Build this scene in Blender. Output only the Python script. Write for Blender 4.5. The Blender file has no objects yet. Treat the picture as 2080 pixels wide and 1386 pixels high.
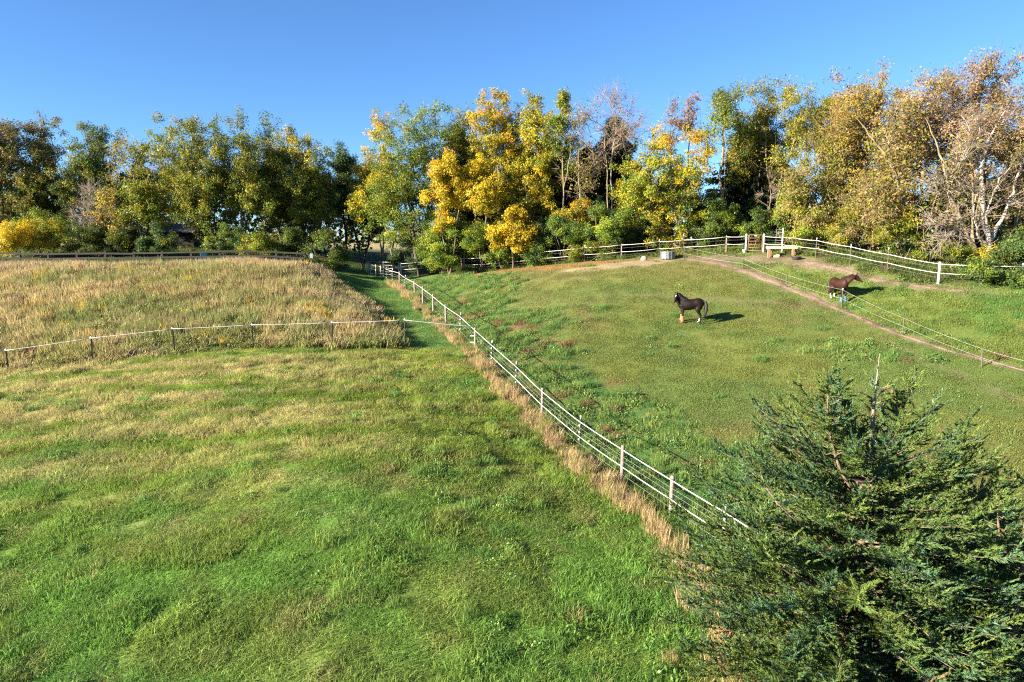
import bpy, bmesh, math, random
import numpy as np
from mathutils import Vector, Matrix, Quaternion

sc = bpy.context.scene
COL = sc.collection
PI = math.pi
# ------------------------------------------------------------------ camera, sky, sun, exposure
CAMZ = 8.75
FPX = 1400.0
PITCH = math.atan((693 - 488) / FPX)
cam_d = bpy.data.cameras.new('camera')
cam_d.sensor_width = 36.0
cam_d.lens = 36.0 * FPX / 2080.0
cam_d.clip_start = 0.1
cam_d.clip_end = 9000
cam = bpy.data.objects.new('camera', cam_d)
cam.location = (0, 0, CAMZ)
cam.rotation_euler = (PI / 2 - PITCH, 0, 0)
COL.objects.link(cam)
sc.camera = cam

SUN_EL = math.radians(18.5)
SUN_AZ = math.radians(25)          # light travels toward +X, turned this much toward +Y
LIGHT = Vector((math.cos(SUN_AZ) * math.cos(SUN_EL), math.sin(SUN_AZ) * math.cos(SUN_EL), -math.sin(SUN_EL)))
world = bpy.data.worlds.new('World')
sc.world = world
world.use_nodes = True
wn = world.node_tree.nodes
wl = world.node_tree.links
wn.clear()
sky = wn.new('ShaderNodeTexSky')
sky.sky_type = 'NISHITA'
sky.sun_disc = False
sky.sun_elevation = SUN_EL
sky.sun_rotation = math.atan2(-LIGHT.x, -LIGHT.y)
sky.altitude = 1500
sky.air_density = 1.0
sky.dust_density = 0.2
sky.ozone_density = 7.0
bg = wn.new('ShaderNodeBackground')
bg.inputs['Strength'].default_value = 0.05
wo = wn.new('ShaderNodeOutputWorld')
wl.new(sky.outputs[0], bg.inputs[0])
wl.new(bg.outputs[0], wo.inputs[0])

sun_d = bpy.data.lights.new('sun', 'SUN')
sun_d.energy = 5.0
sun_d.angle = math.radians(0.53)
sun_d.color = (1.0, 0.87, 0.70)
sun = bpy.data.objects.new('sun', sun_d)
sun.rotation_euler = LIGHT.to_track_quat('-Z', 'Y').to_euler()
sun.location = (-40, -20, 40)
COL.objects.link(sun)

sc.view_settings.view_transform = 'Standard'
sc.view_settings.look = 'None'
sc.view_settings.exposure = 2.3
sc.view_settings.gamma = 1.0
sc.view_settings.use_curve_mapping = False
sc.render.engine = 'CYCLES'
sc.cycles.use_denoising = False
sc.cycles.pixel_filter_type = 'BLACKMAN_HARRIS'
sc.cycles.filter_width = 1.15
sc.cycles.max_bounces = 6
sc.cycles.diffuse_bounces = 3
sc.cycles.transmission_bounces = 3
sc.cycles.transparent_max_bounces = 4

# ------------------------------------------------------------------ helpers
CT, ST = math.cos(PITCH), math.sin(PITCH)
rng = np.random.default_rng(7)


def ray(x, y):
    u = (x - 1040) / FPX
    v = -(y - 693) / FPX
    return np.array([u, CT + v * ST, -ST + v * CT])


def P(x, y, Y):
    """the point at depth Y seen in direction (x, y) of the photograph"""
    d = ray(x, y)
    return np.array([0, 0, CAMZ]) + d * (Y / d[1])


def _hash(ix, iy, seed):
    h = (ix.astype(np.int64) * 374761393 + iy.astype(np.int64) * 668265263 + seed * 974634777) & 0xFFFFFFFF
    h = ((h ^ (h >> 13)) * 1274126177) & 0xFFFFFFFF
    return ((h ^ (h >> 16)) & 0xFFFFFF) / float(0xFFFFFF)


def vnoise(x, y, seed=0):
    x = np.asarray(x, float)
    y = np.asarray(y, float)
    ix = np.floor(x)
    iy = np.floor(y)
    fx = x - ix
    fy = y - iy
    fx = fx * fx * (3 - 2 * fx)
    fy = fy * fy * (3 - 2 * fy)
    ix = ix.astype(np.int64)
    iy = iy.astype(np.int64)
    a = _hash(ix, iy, seed)
    b = _hash(ix + 1, iy, seed)
    c = _hash(ix, iy + 1, seed)
    d = _hash(ix + 1, iy + 1, seed)
    return (a * (1 - fx) + b * fx) * (1 - fy) + (c * (1 - fx) + d * fx) * fy


def fbm(x, y, seed=0, oct=4):
    t = 0
    amp = 0.5
    s = 0
    for o in range(oct):
        t = t + amp * vnoise(np.asarray(x) * 2 ** o + 17.3 * o, np.asarray(y) * 2 ** o - 9.1 * o, seed + o)
        s += amp
        amp *= 0.5
    return t / s


def sstep(a, b, x):
    t = np.clip((np.asarray(x, float) - a) / (b - a), 0, 1)
    return t * t * (3 - 2 * t)


def mixc(c0, c1, f):
    f = np.asarray(f)[..., None]
    return c0 * (1 - f) + np.asarray(c1) * f


def mesh_np(name, verts, faces, mat=None, col=None, smooth=False):
    """faces: (M,3) or (M,4) int array, or list of such arrays"""
    me = bpy.data.meshes.new(name)
    verts = np.asarray(verts, np.float32)
    fl = faces if isinstance(faces, list) else [faces]
    fl = [np.asarray(f, np.int32) for f in fl if len(f)]
    loops = np.concatenate([f.ravel() for f in fl]) if fl else np.zeros(0, np.int32)
    tot = np.concatenate([np.full(len(f), f.shape[1], np.int32) for f in fl]) if fl else np.zeros(0, np.int32)
    start = np.concatenate([[0], np.cumsum(tot)[:-1]]).astype(np.int32) if len(tot) else tot
    me.vertices.add(len(verts))
    me.vertices.foreach_set('co', verts.ravel())
    if len(tot):
        me.loops.add(len(loops))
        me.loops.foreach_set('vertex_index', loops)
        me.polygons.add(len(tot))
        me.polygons.foreach_set('loop_start', start)
        me.polygons.foreach_set('use_smooth', np.full(len(tot), bool(smooth)))
    me.update(calc_edges=True)
    if col is not None:
        a = me.color_attributes.new('col', 'FLOAT_COLOR', 'POINT')
        c4 = np.ones((len(verts), 4), np.float32)
        c4[:, :3] = col
        a.data.foreach_set('color', c4.ravel())
    if mat:
        me.materials.append(mat)
    return me


def link(name, data, parent=None, loc=None):
    o = bpy.data.objects.new(name, data)
    COL.objects.link(o)
    if loc is not None:
        o.location = loc
    if parent is not None:
        o.parent = parent
    return o


def thing(name, label, cat, loc=(0, 0, 0), rz=0, group=None):
    o = bpy.data.objects.new(name, None)
    o.empty_display_size = 0.3
    COL.objects.link(o)
    o.location = loc
    o.rotation_euler = (0, 0, rz)
    o['label'] = label
    o['category'] = cat
    if group:
        o['group'] = group
    return o


def tag(o, label, cat, group=None):
    o['label'] = label
    o['category'] = cat
    if group:
        o['group'] = group
    return o


class MB:
    """collects simple shapes; build() links them as one mesh object"""

    def __init__(s):
        s.v = []
        s.q = []
        s.t = []
        s.n = 0

    def add(s, v, q=(), t=()):
        v = np.asarray(v, float)
        s.v.append(v)
        if len(q):
            s.q.append(np.asarray(q) + s.n)
        if len(t):
            s.t.append(np.asarray(t) + s.n)
        s.n += len(v)
        return s

    def rings(s, rings, cap=True):
        """loft a list of (n,3) rings"""
        n = len(rings[0])
        v = np.concatenate(rings)
        i = np.arange(n)
        j = (i + 1) % n
        q = []
        for k in range(len(rings) - 1):
            q.append(np.stack([k * n + i, k * n + j, (k + 1) * n + j, (k + 1) * n + i], 1))
        t = []
        if cap:
            c0 = rings[0].mean(0)
            c1 = rings[-1].mean(0)
            m = len(v)
            v = np.concatenate([v, [c0, c1]])
            k = (len(rings) - 1) * n
            t.append(np.stack([j, i, np.full(n, m)], 1))
            t.append(np.stack([k + i, k + j, np.full(n, m + 1)], 1))
        return s.add(v, np.concatenate(q), np.concatenate(t) if t else ())

    def tube(s, pts, rad, n=8, cap=True):
        pts = np.asarray(pts, float)
        rad = np.broadcast_to(np.asarray(rad, float), (len(pts),))
        rs = []
        up = np.array([0, 0, 1.0])
        prev = None
        for k in range(len(pts)):
            d = pts[min(k + 1, len(pts) - 1)] - pts[max(k - 1, 0)]
            d = d / (np.linalg.norm(d) + 1e-9)
            if prev is None:
                a = np.cross(d, up)
                if np.linalg.norm(a) < 1e-3:
                    a = np.array([1.0, 0, 0])
            else:
                a = prev - d * np.dot(prev, d)
            a = a / np.linalg.norm(a)
            prev = a
            b = np.cross(d, a)
            an = np.arange(n) * 2 * PI / n
            rs.append(pts[k] + rad[k] * (np.cos(an)[:, None] * a + np.sin(an)[:, None] * b))
        return s.rings(rs, cap)

    def box(s, lo, hi, bev=0.0, rz=0.0, at=(0, 0, 0)):
        x0, y0, z0 = lo
        x1, y1, z1 = hi
        if bev > 0:
            def rect(z, d):
                c = bev
                return np.array([[x0 + d + c, y0 + d, z], [x1 - d - c, y0 + d, z], [x1 - d, y0 + d + c, z], [x1 - d, y1 - d - c, z],
                                 [x1 - d - c, y1 - d, z], [x0 + d + c, y1 - d, z], [x0 + d, y1 - d - c, z], [x0 + d, y0 + d + c, z]])
            rs = [rect(z0, bev), rect(z0 + bev, 0), rect(z1 - bev, 0), rect(z1, bev)]
        else:
            def rect(z):
                return np.array([[x0, y0, z], [x1, y0, z], [x1, y1, z], [x0, y1, z]])
            rs = [rect(z0), rect(z1)]
        c, sn = math.cos(rz), math.sin(rz)
        R = np.array([[c, -sn, 0], [sn, c, 0], [0, 0, 1]])
        rs = [r @ R.T + np.asarray(at) for r in rs]
        return s.rings(rs)

    def lathe(s, prof, n=20, at=(0, 0, 0)):
        an = np.arange(n) * 2 * PI / n
        rs = [np.stack([r * np.cos(an), r * np.sin(an), np.full(n, z)], 1) + np.asarray(at) for r, z in prof]
        return s.rings(rs)

    def mesh(s, name, mat, smooth=False):
        f = []
        if s.q:
            f.append(np.concatenate(s.q))
        if s.t:
            f.append(np.concatenate(s.t))
        return mesh_np(name, np.concatenate(s.v), f, mat, smooth=smooth)

    def build(s, name, mat, parent=None, smooth=False, loc=None):
        return link(name, s.mesh(name, mat, smooth), parent, loc)


# ------------------------------------------------------------------ materials
def mat_new(name):
    m = bpy.data.materials.new(name)
    m.use_nodes = True
    nt = m.node_tree
    nt.nodes.clear()
    out = nt.nodes.new('ShaderNodeOutputMaterial')
    return m, nt, out


def mat_surface(name, c, rough=0.6, var=0.25, scale=8.0, metal=0.0, c2=None, stretch=(1, 1, 1), bump=0.0):
    """one solid material with noise wear between c and c2"""
    m, nt, out = mat_new(name)
    p = nt.nodes.new('ShaderNodeBsdfPrincipled')
    tc = nt.nodes.new('ShaderNodeTexCoord')
    mp = nt.nodes.new('ShaderNodeMapping')
    mp.inputs['Scale'].default_value = stretch
    nz = nt.nodes.new('ShaderNodeTexNoise')
    nz.inputs['Scale'].default_value = scale
    nz.inputs['Detail'].default_value = 5
    cr = nt.nodes.new('ShaderNodeValToRGB')
    c2 = c2 or tuple(x * (1 - var) for x in c)
    cr.color_ramp.elements[0].position = 0.35
    cr.color_ramp.elements[1].position = 0.65
    cr.color_ramp.elements[0].color = (*c2, 1)
    cr.color_ramp.elements[1].color = (*c, 1)
    L = nt.links
    L.new(tc.outputs['Object'], mp.inputs[0])
    L.new(mp.outputs[0], nz.inputs['Vector'])
    L.new(nz.outputs[0], cr.inputs[0])
    L.new(cr.outputs[0], p.inputs['Base Color'])
    p.inputs['Roughness'].default_value = rough
    p.inputs['Metallic'].default_value = metal
    if bump:
        b = nt.nodes.new('ShaderNodeBump')
        b.inputs['Strength'].default_value = bump
        b.inputs['Distance'].default_value = 0.02
        L.new(nz.outputs[0], b.inputs['Height'])
        L.new(b.outputs[0], p.inputs['Normal'])
    L.new(p.outputs[0], out.inputs[0])
    return m


def mat_leaf(name, attr='col', transl=0.35, inst=False, gloss=0.0, lo=0.7, hi=1.3, rough=0.45):
    m, nt, out = mat_new(name)
    L = nt.links
    at = nt.nodes.new('ShaderNodeAttribute')
    col = at.outputs['Color']
    if inst:
        at.attribute_type = 'INSTANCER'
        at.attribute_name = 'tint'
        bc = nt.nodes.new('ShaderNodeAttribute')
        bc.attribute_name = 'col'
        mul = nt.nodes.new('ShaderNodeMix')
        mul.data_type = 'RGBA'
        mul.blend_type = 'MULTIPLY'
        mul.inputs[0].default_value = 1.0
        L.new(at.outputs['Color'], mul.inputs[6])
        L.new(bc.outputs['Color'], mul.inputs[7])
        col = mul.outputs[2]
    else:
        at.attribute_name = attr
    d = nt.nodes.new('ShaderNodeBsdfPrincipled')
    d.inputs['Roughness'].default_value = rough
    d.inputs['Specular IOR Level'].default_value = gloss
    t = nt.nodes.new('ShaderNodeBsdfTranslucent')
    mx = nt.nodes.new('ShaderNodeMixShader')
    mx.inputs[0].default_value = transl
    L.new(col, d.inputs['Base Color'])
    L.new(col, t.inputs['Color'])
    L.new(d.outputs[0], mx.inputs[1])
    L.new(t.outputs[0], mx.inputs[2])
    L.new(mx.outputs[0], out.inputs[0])
    return m


M = {}
M['leaf'] = mat_leaf('leaf', gloss=0.2, transl=0.42)
M['cedar'] = mat_leaf('cedar_needles', gloss=0.15, transl=0.22)
M['grass'] = mat_leaf('grass_blade', inst=True, transl=0.45, gloss=0.2)
M['bark'] = mat_surface('bark_grey_brown', (0.19, 0.15, 0.11), 0.9, c2=(0.09, 0.07, 0.05), scale=5, stretch=(1, 1, 0.3))
M['bark_dark'] = mat_surface('bark_dark', (0.07, 0.055, 0.042), 0.9, c2=(0.035, 0.028, 0.02), scale=5, stretch=(1, 1, 0.3))
M['bark_pale'] = mat_surface('bark_pale', (0.36, 0.31, 0.25), 0.85, c2=(0.22, 0.18, 0.13), scale=4, stretch=(1, 1, 0.4))
M['bark_tan'] = mat_surface('bark_tan', (0.21, 0.17, 0.11), 0.9, c2=(0.13, 0.115, 0.06), scale=3, stretch=(1, 1, 0.4))
M['bark_cedar'] = mat_surface('bark_cedar', (0.20, 0.145, 0.105), 0.9, c2=(0.12, 0.085, 0.06), scale=6, stretch=(1, 1, 0.3))
M['bark_white'] = mat_surface('bark_white', (0.44, 0.39, 0.33), 0.8, c2=(0.28, 0.23, 0.18), scale=3, stretch=(1, 1, 0.5))
M['twig'] = mat_surface('twig_mauve', (0.27, 0.20, 0.17), 0.9, c2=(0.17, 0.13, 0.11), scale=2)
M['twig_tan'] = mat_surface('twig_tan', (0.33, 0.25, 0.15), 0.9, c2=(0.2, 0.15, 0.09), scale=2)
M['twig_grey'] = mat_surface('twig_grey', (0.30, 0.25, 0.21), 0.9, c2=(0.18, 0.14, 0.11), scale=2)
M['wood_post'] = mat_surface('weathered_post_wood', (0.25, 0.205, 0.16), 0.85, c2=(0.15, 0.12, 0.09), scale=6, stretch=(4, 4, 0.5), bump=0.4)
M['white'] = mat_surface('white_rail_vinyl', (0.50, 0.49, 0.47), 0.55, c2=(0.36, 0.345, 0.32), scale=3)
M['rope'] = mat_surface('white_fence_rope', (0.55, 0.54, 0.53), 0.7, c2=(0.42, 0.41, 0.39), scale=4)
M['steel_green'] = mat_surface('green_painted_steel', (0.05, 0.07, 0.055), 0.55, c2=(0.10, 0.06, 0.04), scale=9)
M['galv'] = mat_surface('galvanised_steel', (0.24, 0.25, 0.27), 0.5, c2=(0.15, 0.16, 0.175), scale=7, metal=0.6)
M['wire_pale'] = mat_surface('pale_electric_wire', (0.36, 0.37, 0.34), 0.7, c2=(0.26, 0.27, 0.24), scale=5)
M['wire'] = mat_surface('fence_wire', (0.34, 0.34, 0.34), 0.5, c2=(0.22, 0.22, 0.22), scale=5, metal=0.4)
M['rust_red'] = mat_surface('red_gate_paint', (0.26, 0.085, 0.055), 0.6, c2=(0.20, 0.10, 0.065), scale=8)
M['dark_plank'] = mat_surface('dark_stained_plank', (0.013, 0.0115, 0.0115), 0.9, c2=(0.022, 0.02, 0.019), scale=5, stretch=(0.4, 3, 3))
M['bench_top'] = mat_surface('pale_bench_plank', (0.46, 0.40, 0.33), 0.75, c2=(0.32, 0.27, 0.215), scale=6, stretch=(0.5, 3, 3))
M['bench_leg'] = mat_surface('brown_timber', (0.28, 0.16, 0.09), 0.8, c2=(0.17, 0.10, 0.06), scale=7, stretch=(3, 3, 0.5))
M['rubber'] = mat_surface('black_rubber', (0.03, 0.032, 0.035), 0.6, c2=(0.06, 0.06, 0.06), scale=9)
M['rock'] = mat_surface('field_stone', (0.36, 0.30, 0.24), 0.9, c2=(0.20, 0.17, 0.14), scale=6, bump=0.5)
M['tan_mat'] = mat_surface('tan_board', (0.45, 0.34, 0.18), 0.8, c2=(0.33, 0.25, 0.14), scale=6)
M['plastic_white'] = mat_surface('white_plastic', (0.78, 0.78, 0.78), 0.4, c2=(0.66, 0.66, 0.65), scale=5)
M['teal'] = mat_surface('teal_paint', (0.06, 0.22, 0.24), 0.6, c2=(0.045, 0.17, 0.185), scale=5)
M['pale_blue'] = mat_surface('pale_blue_board', (0.22, 0.27, 0.34), 0.7, c2=(0.16, 0.20, 0.26), scale=5)
M['shed'] = mat_surface('dark_shed_board', (0.018, 0.014, 0.011), 0.9, c2=(0.011, 0.009, 0.008), scale=5)
M['roof'] = mat_surface('grey_blue_roof', (0.045, 0.05, 0.065), 0.7, c2=(0.03, 0.033, 0.045), scale=5)
M['water'] = mat_surface('tank_water', (0.02, 0.03, 0.03), 0.05, c2=(0.015, 0.022, 0.022), scale=2)
M['boot_orange'] = mat_surface('orange_mesh_boot', (0.60, 0.13, 0.045), 0.8, c2=(0.42, 0.10, 0.045), scale=30)
M['boot_blue'] = mat_surface('blue_mesh_boot', (0.03, 0.10, 0.22), 0.85, c2=(0.06, 0.145, 0.27), scale=30)
M['hair'] = mat_surface('black_horse_hair', (0.012, 0.010, 0.009), 0.55, c2=(0.022, 0.017, 0.014), scale=20, stretch=(4, 4, 1))
M['eye'] = mat_surface('horse_eye', (0.01, 0.008, 0.007), 0.08, c2=(0.02, 0.012, 0.01), scale=5)

# ------------------------------------------------------------------ terrain
FA, FB = 12.77, -0.376              # the long fence runs on x = FA + FB * y


def fence_x(Y):
    return FA + FB * np.asarray(Y, float)


def fence_Y(px, py):
    d = ray(px, py)
    return FA / (d[0] / d[1] - FB)


# photo position of each post top of the long fence: w wooden post, t steel stake
FENCE_POSTS = [(745, 533, 'p'), (752, 535, 'p'), (763, 537.5, 'p'), (773, 540, 'p'), (785, 544.5, 't'), (797, 548, 't'),
               (811, 552, 'w'), (823, 561, 't'), (842, 571, 'w'), (858.5, 582, 'w'), (879.5, 597.5, 'w'), (905.5, 619, 'w'),
               (935, 638, 't'), (965, 665, 'w'), (999, 695, 't'), (1049, 738, 't'), (1101.5, 788, 'w'), (1177, 848, 't'),
               (1265, 905, 'w'), (1365, 966, 'w')]
# photo positions of the two rails of the perimeter fence with the depth they stand at
PERIM = [(814, 536, 70), (883, 529.5, 68), (942, 526, 66.5), (1029, 520, 65), (1092, 512.5, 64), (1188, 503.5, 62.5),
         (1263, 498, 61.5), (1340, 491, 60.5), (1389, 488, 60), (1477, 481.5, 58.5), (1517, 480.5, 58), (1553, 480.5, 57.5),
         (1591, 482, 56.8), (1611, 483.5, 56), (1660, 489, 53.5), (1730, 502, 50.5), (1806, 517.4, 48.5), (1911, 537, 46),
         (2080, 542, 44.5)]
ctrl = []
for px, py, k in FENCE_POSTS:
    Y = fence_Y(px, py)
    p = P(px, py, Y)
    ctrl.append((p[0], p[1], p[2] - 1.35))
for Y in (17, 13, 8, 2, -10):
    ctrl.append((float(fence_x(Y)), Y, 0.0))
for px, py, Y in PERIM:
    p = P(px, py, Y)
    ctrl.append((p[0], p[1], p[2] - 1.3))
for px, py, Y in [(1400, 656, 43), (1700, 620, 45.5), (1200, 650, 43.5), (1300, 800, 33), (1700, 720, 37), (2080, 770, 33.5),
                  (2080, 610, 42), (1250, 540, 55), (1000, 562, 57), (1120, 640, 45), (1100, 720, 38.3), (1500, 900, 27),
                  (1833, 681, 39), (1500, 760, 35.5), (1357, 528, 58.5), (1585, 521, 56), (1900, 900, 26.5),
                  (966, 708, 39.5), (821, 705, 39), (673, 705, 38.3), (511, 705, 37.5), (351, 716, 36.5), (183, 736, 35.5),
                  (12, 757, 34.5), (640, 547, 61), (620, 541, 59.5), (500, 543, 59.5), (300, 545, 59.5), (100, 547, 59.5),
                  (400, 620, 47.5), (100, 640, 46), (700, 620, 48), (40, 900, 24.5), (400, 900, 24.5), (800, 900, 24),
                  (1040, 1386, 12.6), (0, 1386, 12.9), (500, 1386, 12.7), (800, 1100, 17.6), (200, 1100, 18)]:
    p = P(px, py, Y)
    ctrl.append(tuple(p))
ctrl += [(-60, 60, 6.5), (-60, 35, 2.6), (-60, 10, 0.6), (-30, 2, 0.1), (20, 0, 0), (60, 30, 3.0), (40, 15, 0.4), (60, 0, 0), (60, 60, 7.4),
         (40, 56, 7.3), (-75, 100, 6.9), (-20, 80, 6.7), (-20, 105, 6.9), (30, 75, 7.7), (30, 105, 7.2), (75, 100, 7.2), (-9, 84, 5.6),
         (0, -30, 0), (-60, -30, 0), (60, -30, 0)]
ctrl = np.array(ctrl, float)


class TPS:
    def __init__(s, pts, lam):
        s.p = pts[:, :2]
        n = len(pts)
        K = s.k(np.linalg.norm(s.p[:, None] - s.p[None], axis=2)) + lam * np.eye(n)
        A = np.zeros((n + 3, n + 3))
        A[:n, :n] = K
        A[:n, n] = 1
        A[:n, n + 1:] = s.p
        A[n:, :n] = A[:n, n:].T
        b = np.zeros(n + 3)
        b[:n] = pts[:, 2]
        s.w = np.linalg.solve(A, b)

    @staticmethod
    def k(r):
        return r * r * np.log(np.maximum(r, 1e-6))

    def __call__(s, x, y):
        x = np.asarray(x, float)
        y = np.asarray(y, float)
        sh = x.shape
        x = x.ravel()
        y = y.ravel()
        out = np.empty(len(x))
        for i in range(0, len(x), 20000):
            q = np.stack([x[i:i + 20000], y[i:i + 20000]], 1)
            d = np.sqrt(((q[:, None] - s.p[None]) ** 2).sum(2))
            out[i:i + 20000] = s.k(d) @ s.w[:-3] + s.w[-3] + q @ s.w[-2:]
        return out.reshape(sh)


tps = TPS(ctrl, 6.0)
# height grid at 0.5 m, read bilinearly everywhere
GX0, GX1, GY0, GY1, GS = -78.0, 78.0, -30.0, 112.0, 0.5
gx = np.arange(GX0, GX1 + 1e-6, GS)
gy = np.arange(GY0, GY1 + 1e-6, GS)
HG = tps(*np.meshgrid(gx, gy))
HX, HY = np.meshgrid(gx, gy)
HG += (fbm(HX * 0.35, HY * 0.35, 5, 3) - 0.5) * 0.22 + (fbm(HX * 1.1, HY * 1.1, 9, 2) - 0.5) * 0.07


def tz(x, y):
    x = np.asarray(x, float)
    y = np.asarray(y, float)
    cx = np.clip(x, GX0, GX1 - 1e-3)
    cy = np.clip(y, GY0, GY1 - 1e-3)
    i = (cx - GX0) / GS
    j = (cy - GY0) / GS
    i0 = i.astype(int)
    j0 = j.astype(int)
    fi = i - i0
    fj = j - j0
    z = (HG[j0, i0] * (1 - fi) + HG[j0, i0 + 1] * fi) * (1 - fj) + (HG[j0 + 1, i0] * (1 - fi) + HG[j0 + 1, i0 + 1] * fi) * fj
    out = np.hypot(x - cx, y - cy)
    far = np.where(y > 30, 6.8, 1.0)
    f = sstep(0, 120, out)
    return z * (1 - f) + far * f


def tzs(x, y):
    return float(tz(np.array([x]), np.array([y]))[0])


def hit(px, py):
    """where the line of sight through (px, py) first meets the ground"""
    d = ray(px, py)
    Y = np.arange(4, 160, 0.1)
    t = Y / d[1]
    x = d[0] * t
    z = CAMZ + d[2] * t
    below = np.nonzero(z <= tz(x, Y))[0]
    if not len(below):
        return np.array([x[-1], Y[-1], tzs(x[-1], Y[-1])])
    k = below[0]
    return np.array([x[k], Y[k], tzs(x[k], Y[k])])


def hits(lst):
    return np.array([hit(*q) for q in lst])


def pdist(X, Y, line, closed=False):
    """distance to a polyline in plan, and parameter 0..1 along it"""
    X = np.asarray(X, float)
    Y = np.asarray(Y, float)
    L = np.asarray(line)[:, :2]
    if closed:
        L = np.vstack([L, L[:1]])
    best = np.full(X.shape, 1e9)
    par = np.zeros(X.shape)
    for k in range(len(L) - 1):
        a, b = L[k], L[k + 1]
        ab = b - a
        t = np.clip(((X - a[0]) * ab[0] + (Y - a[1]) * ab[1]) / (ab @ ab + 1e-9), 0, 1)
        d = np.hypot(X - a[0] - t * ab[0], Y - a[1] - t * ab[1])
        m = d < best
        best = np.where(m, d, best)
        par = np.where(m, (k + t) / (len(L) - 1), par)
    return best, par


def inside(X, Y, poly):
    L = np.asarray(poly)[:, :2]
    r = np.zeros(np.shape(X), bool)
    n = len(L)
    for k in range(n):
        x0, y0 = L[k]
        x1, y1 = L[(k + 1) % n]
        c = ((y0 > Y) != (y1 > Y)) & (X < (x1 - x0) * (Y - y0) / (y1 - y0 + 1e-12) + x0)
        r ^= c
    return r


def sdist(X, Y, poly):
    d, _ = pdist(X, Y, poly, True)
    return np.where(inside(X, Y, poly), d, -d)


# ------------------------------------------------------------------ zones of the ground (plan polygons)
ROPE_PTS = [(-170, 735, 33.5), (12, 712, 34.5), (183, 687, 35.5), (351, 668, 36.5), (511, 660, 37.5), (673, 655.5, 38.3), (821, 650, 39)]
edge = hits([(828, 708), (812, 690), (795, 662), (765, 634), (715, 600), (672, 568), (640, 549)])
front = hits([(700, 708), (600, 706), (511, 706), (351, 720), (183, 742), (12, 764)])
MEADOW = np.vstack([edge[:, :2], [[-18.2, 59.4], [-78, 59.4], [-78, 31]], front[::-1][:, :2]])
TRACK = hits([(1400, 527), (1450, 533), (1500, 546), (1550, 564), (1600, 586), (1650, 605), (1700, 627), (1745, 645), (1790, 666), (1840, 684),
              (1930, 714), (2010, 736), (2090, 757)])
TRAIL_UP = hits([(1640, 532), (1700, 546), (1760, 565), (1850, 580), (1960, 592), (2050, 600)])
TRAIL_LOW = hits([(1270, 601), (1340, 601), (1440, 607), (1560, 614), (1680, 622)])
TRAIL_END = hits([(1800, 690), (1880, 735), (1960, 770), (2060, 812)])
YARD = hits([(1378, 523), (1420, 521), (1520, 519), (1560, 517), (1640, 521), (1690, 531), (1735, 548), (1700, 556), (1640, 550), (1590, 541),
             (1530, 533), (1470, 536), (1420, 534), (1385, 531)])
SAND = hits([(1110, 551), (1180, 543), (1260, 532), (1345, 525), (1372, 527), (1350, 537), (1260, 545), (1180, 553)])
RUSTY = hits([(870, 556), (940, 548), (1040, 545), (1120, 540), (1250, 528), (1250, 536), (1110, 550), (1010, 556), (930, 566)])
PERIM_P = np.array([P(*q) for q in PERIM])
INNER = np.vstack([TRACK[:, :2], [[60, 28], [60, 40]], PERIM_P[::-1][:, :2][:8]])     # the fresher grass beyond the wire

DRYLINE = np.array([[float(fence_x(Y)) - o, Y] for Y, o in ((62, 0.4), (50, 0.5), (39, 0.6), (30, 0.7), (24, 0.9), (20, 1.05), (17.3, 1.55), (15, 2.55), (12.8, 3.5), (11, 4.1), (8, 4.6))])


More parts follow.
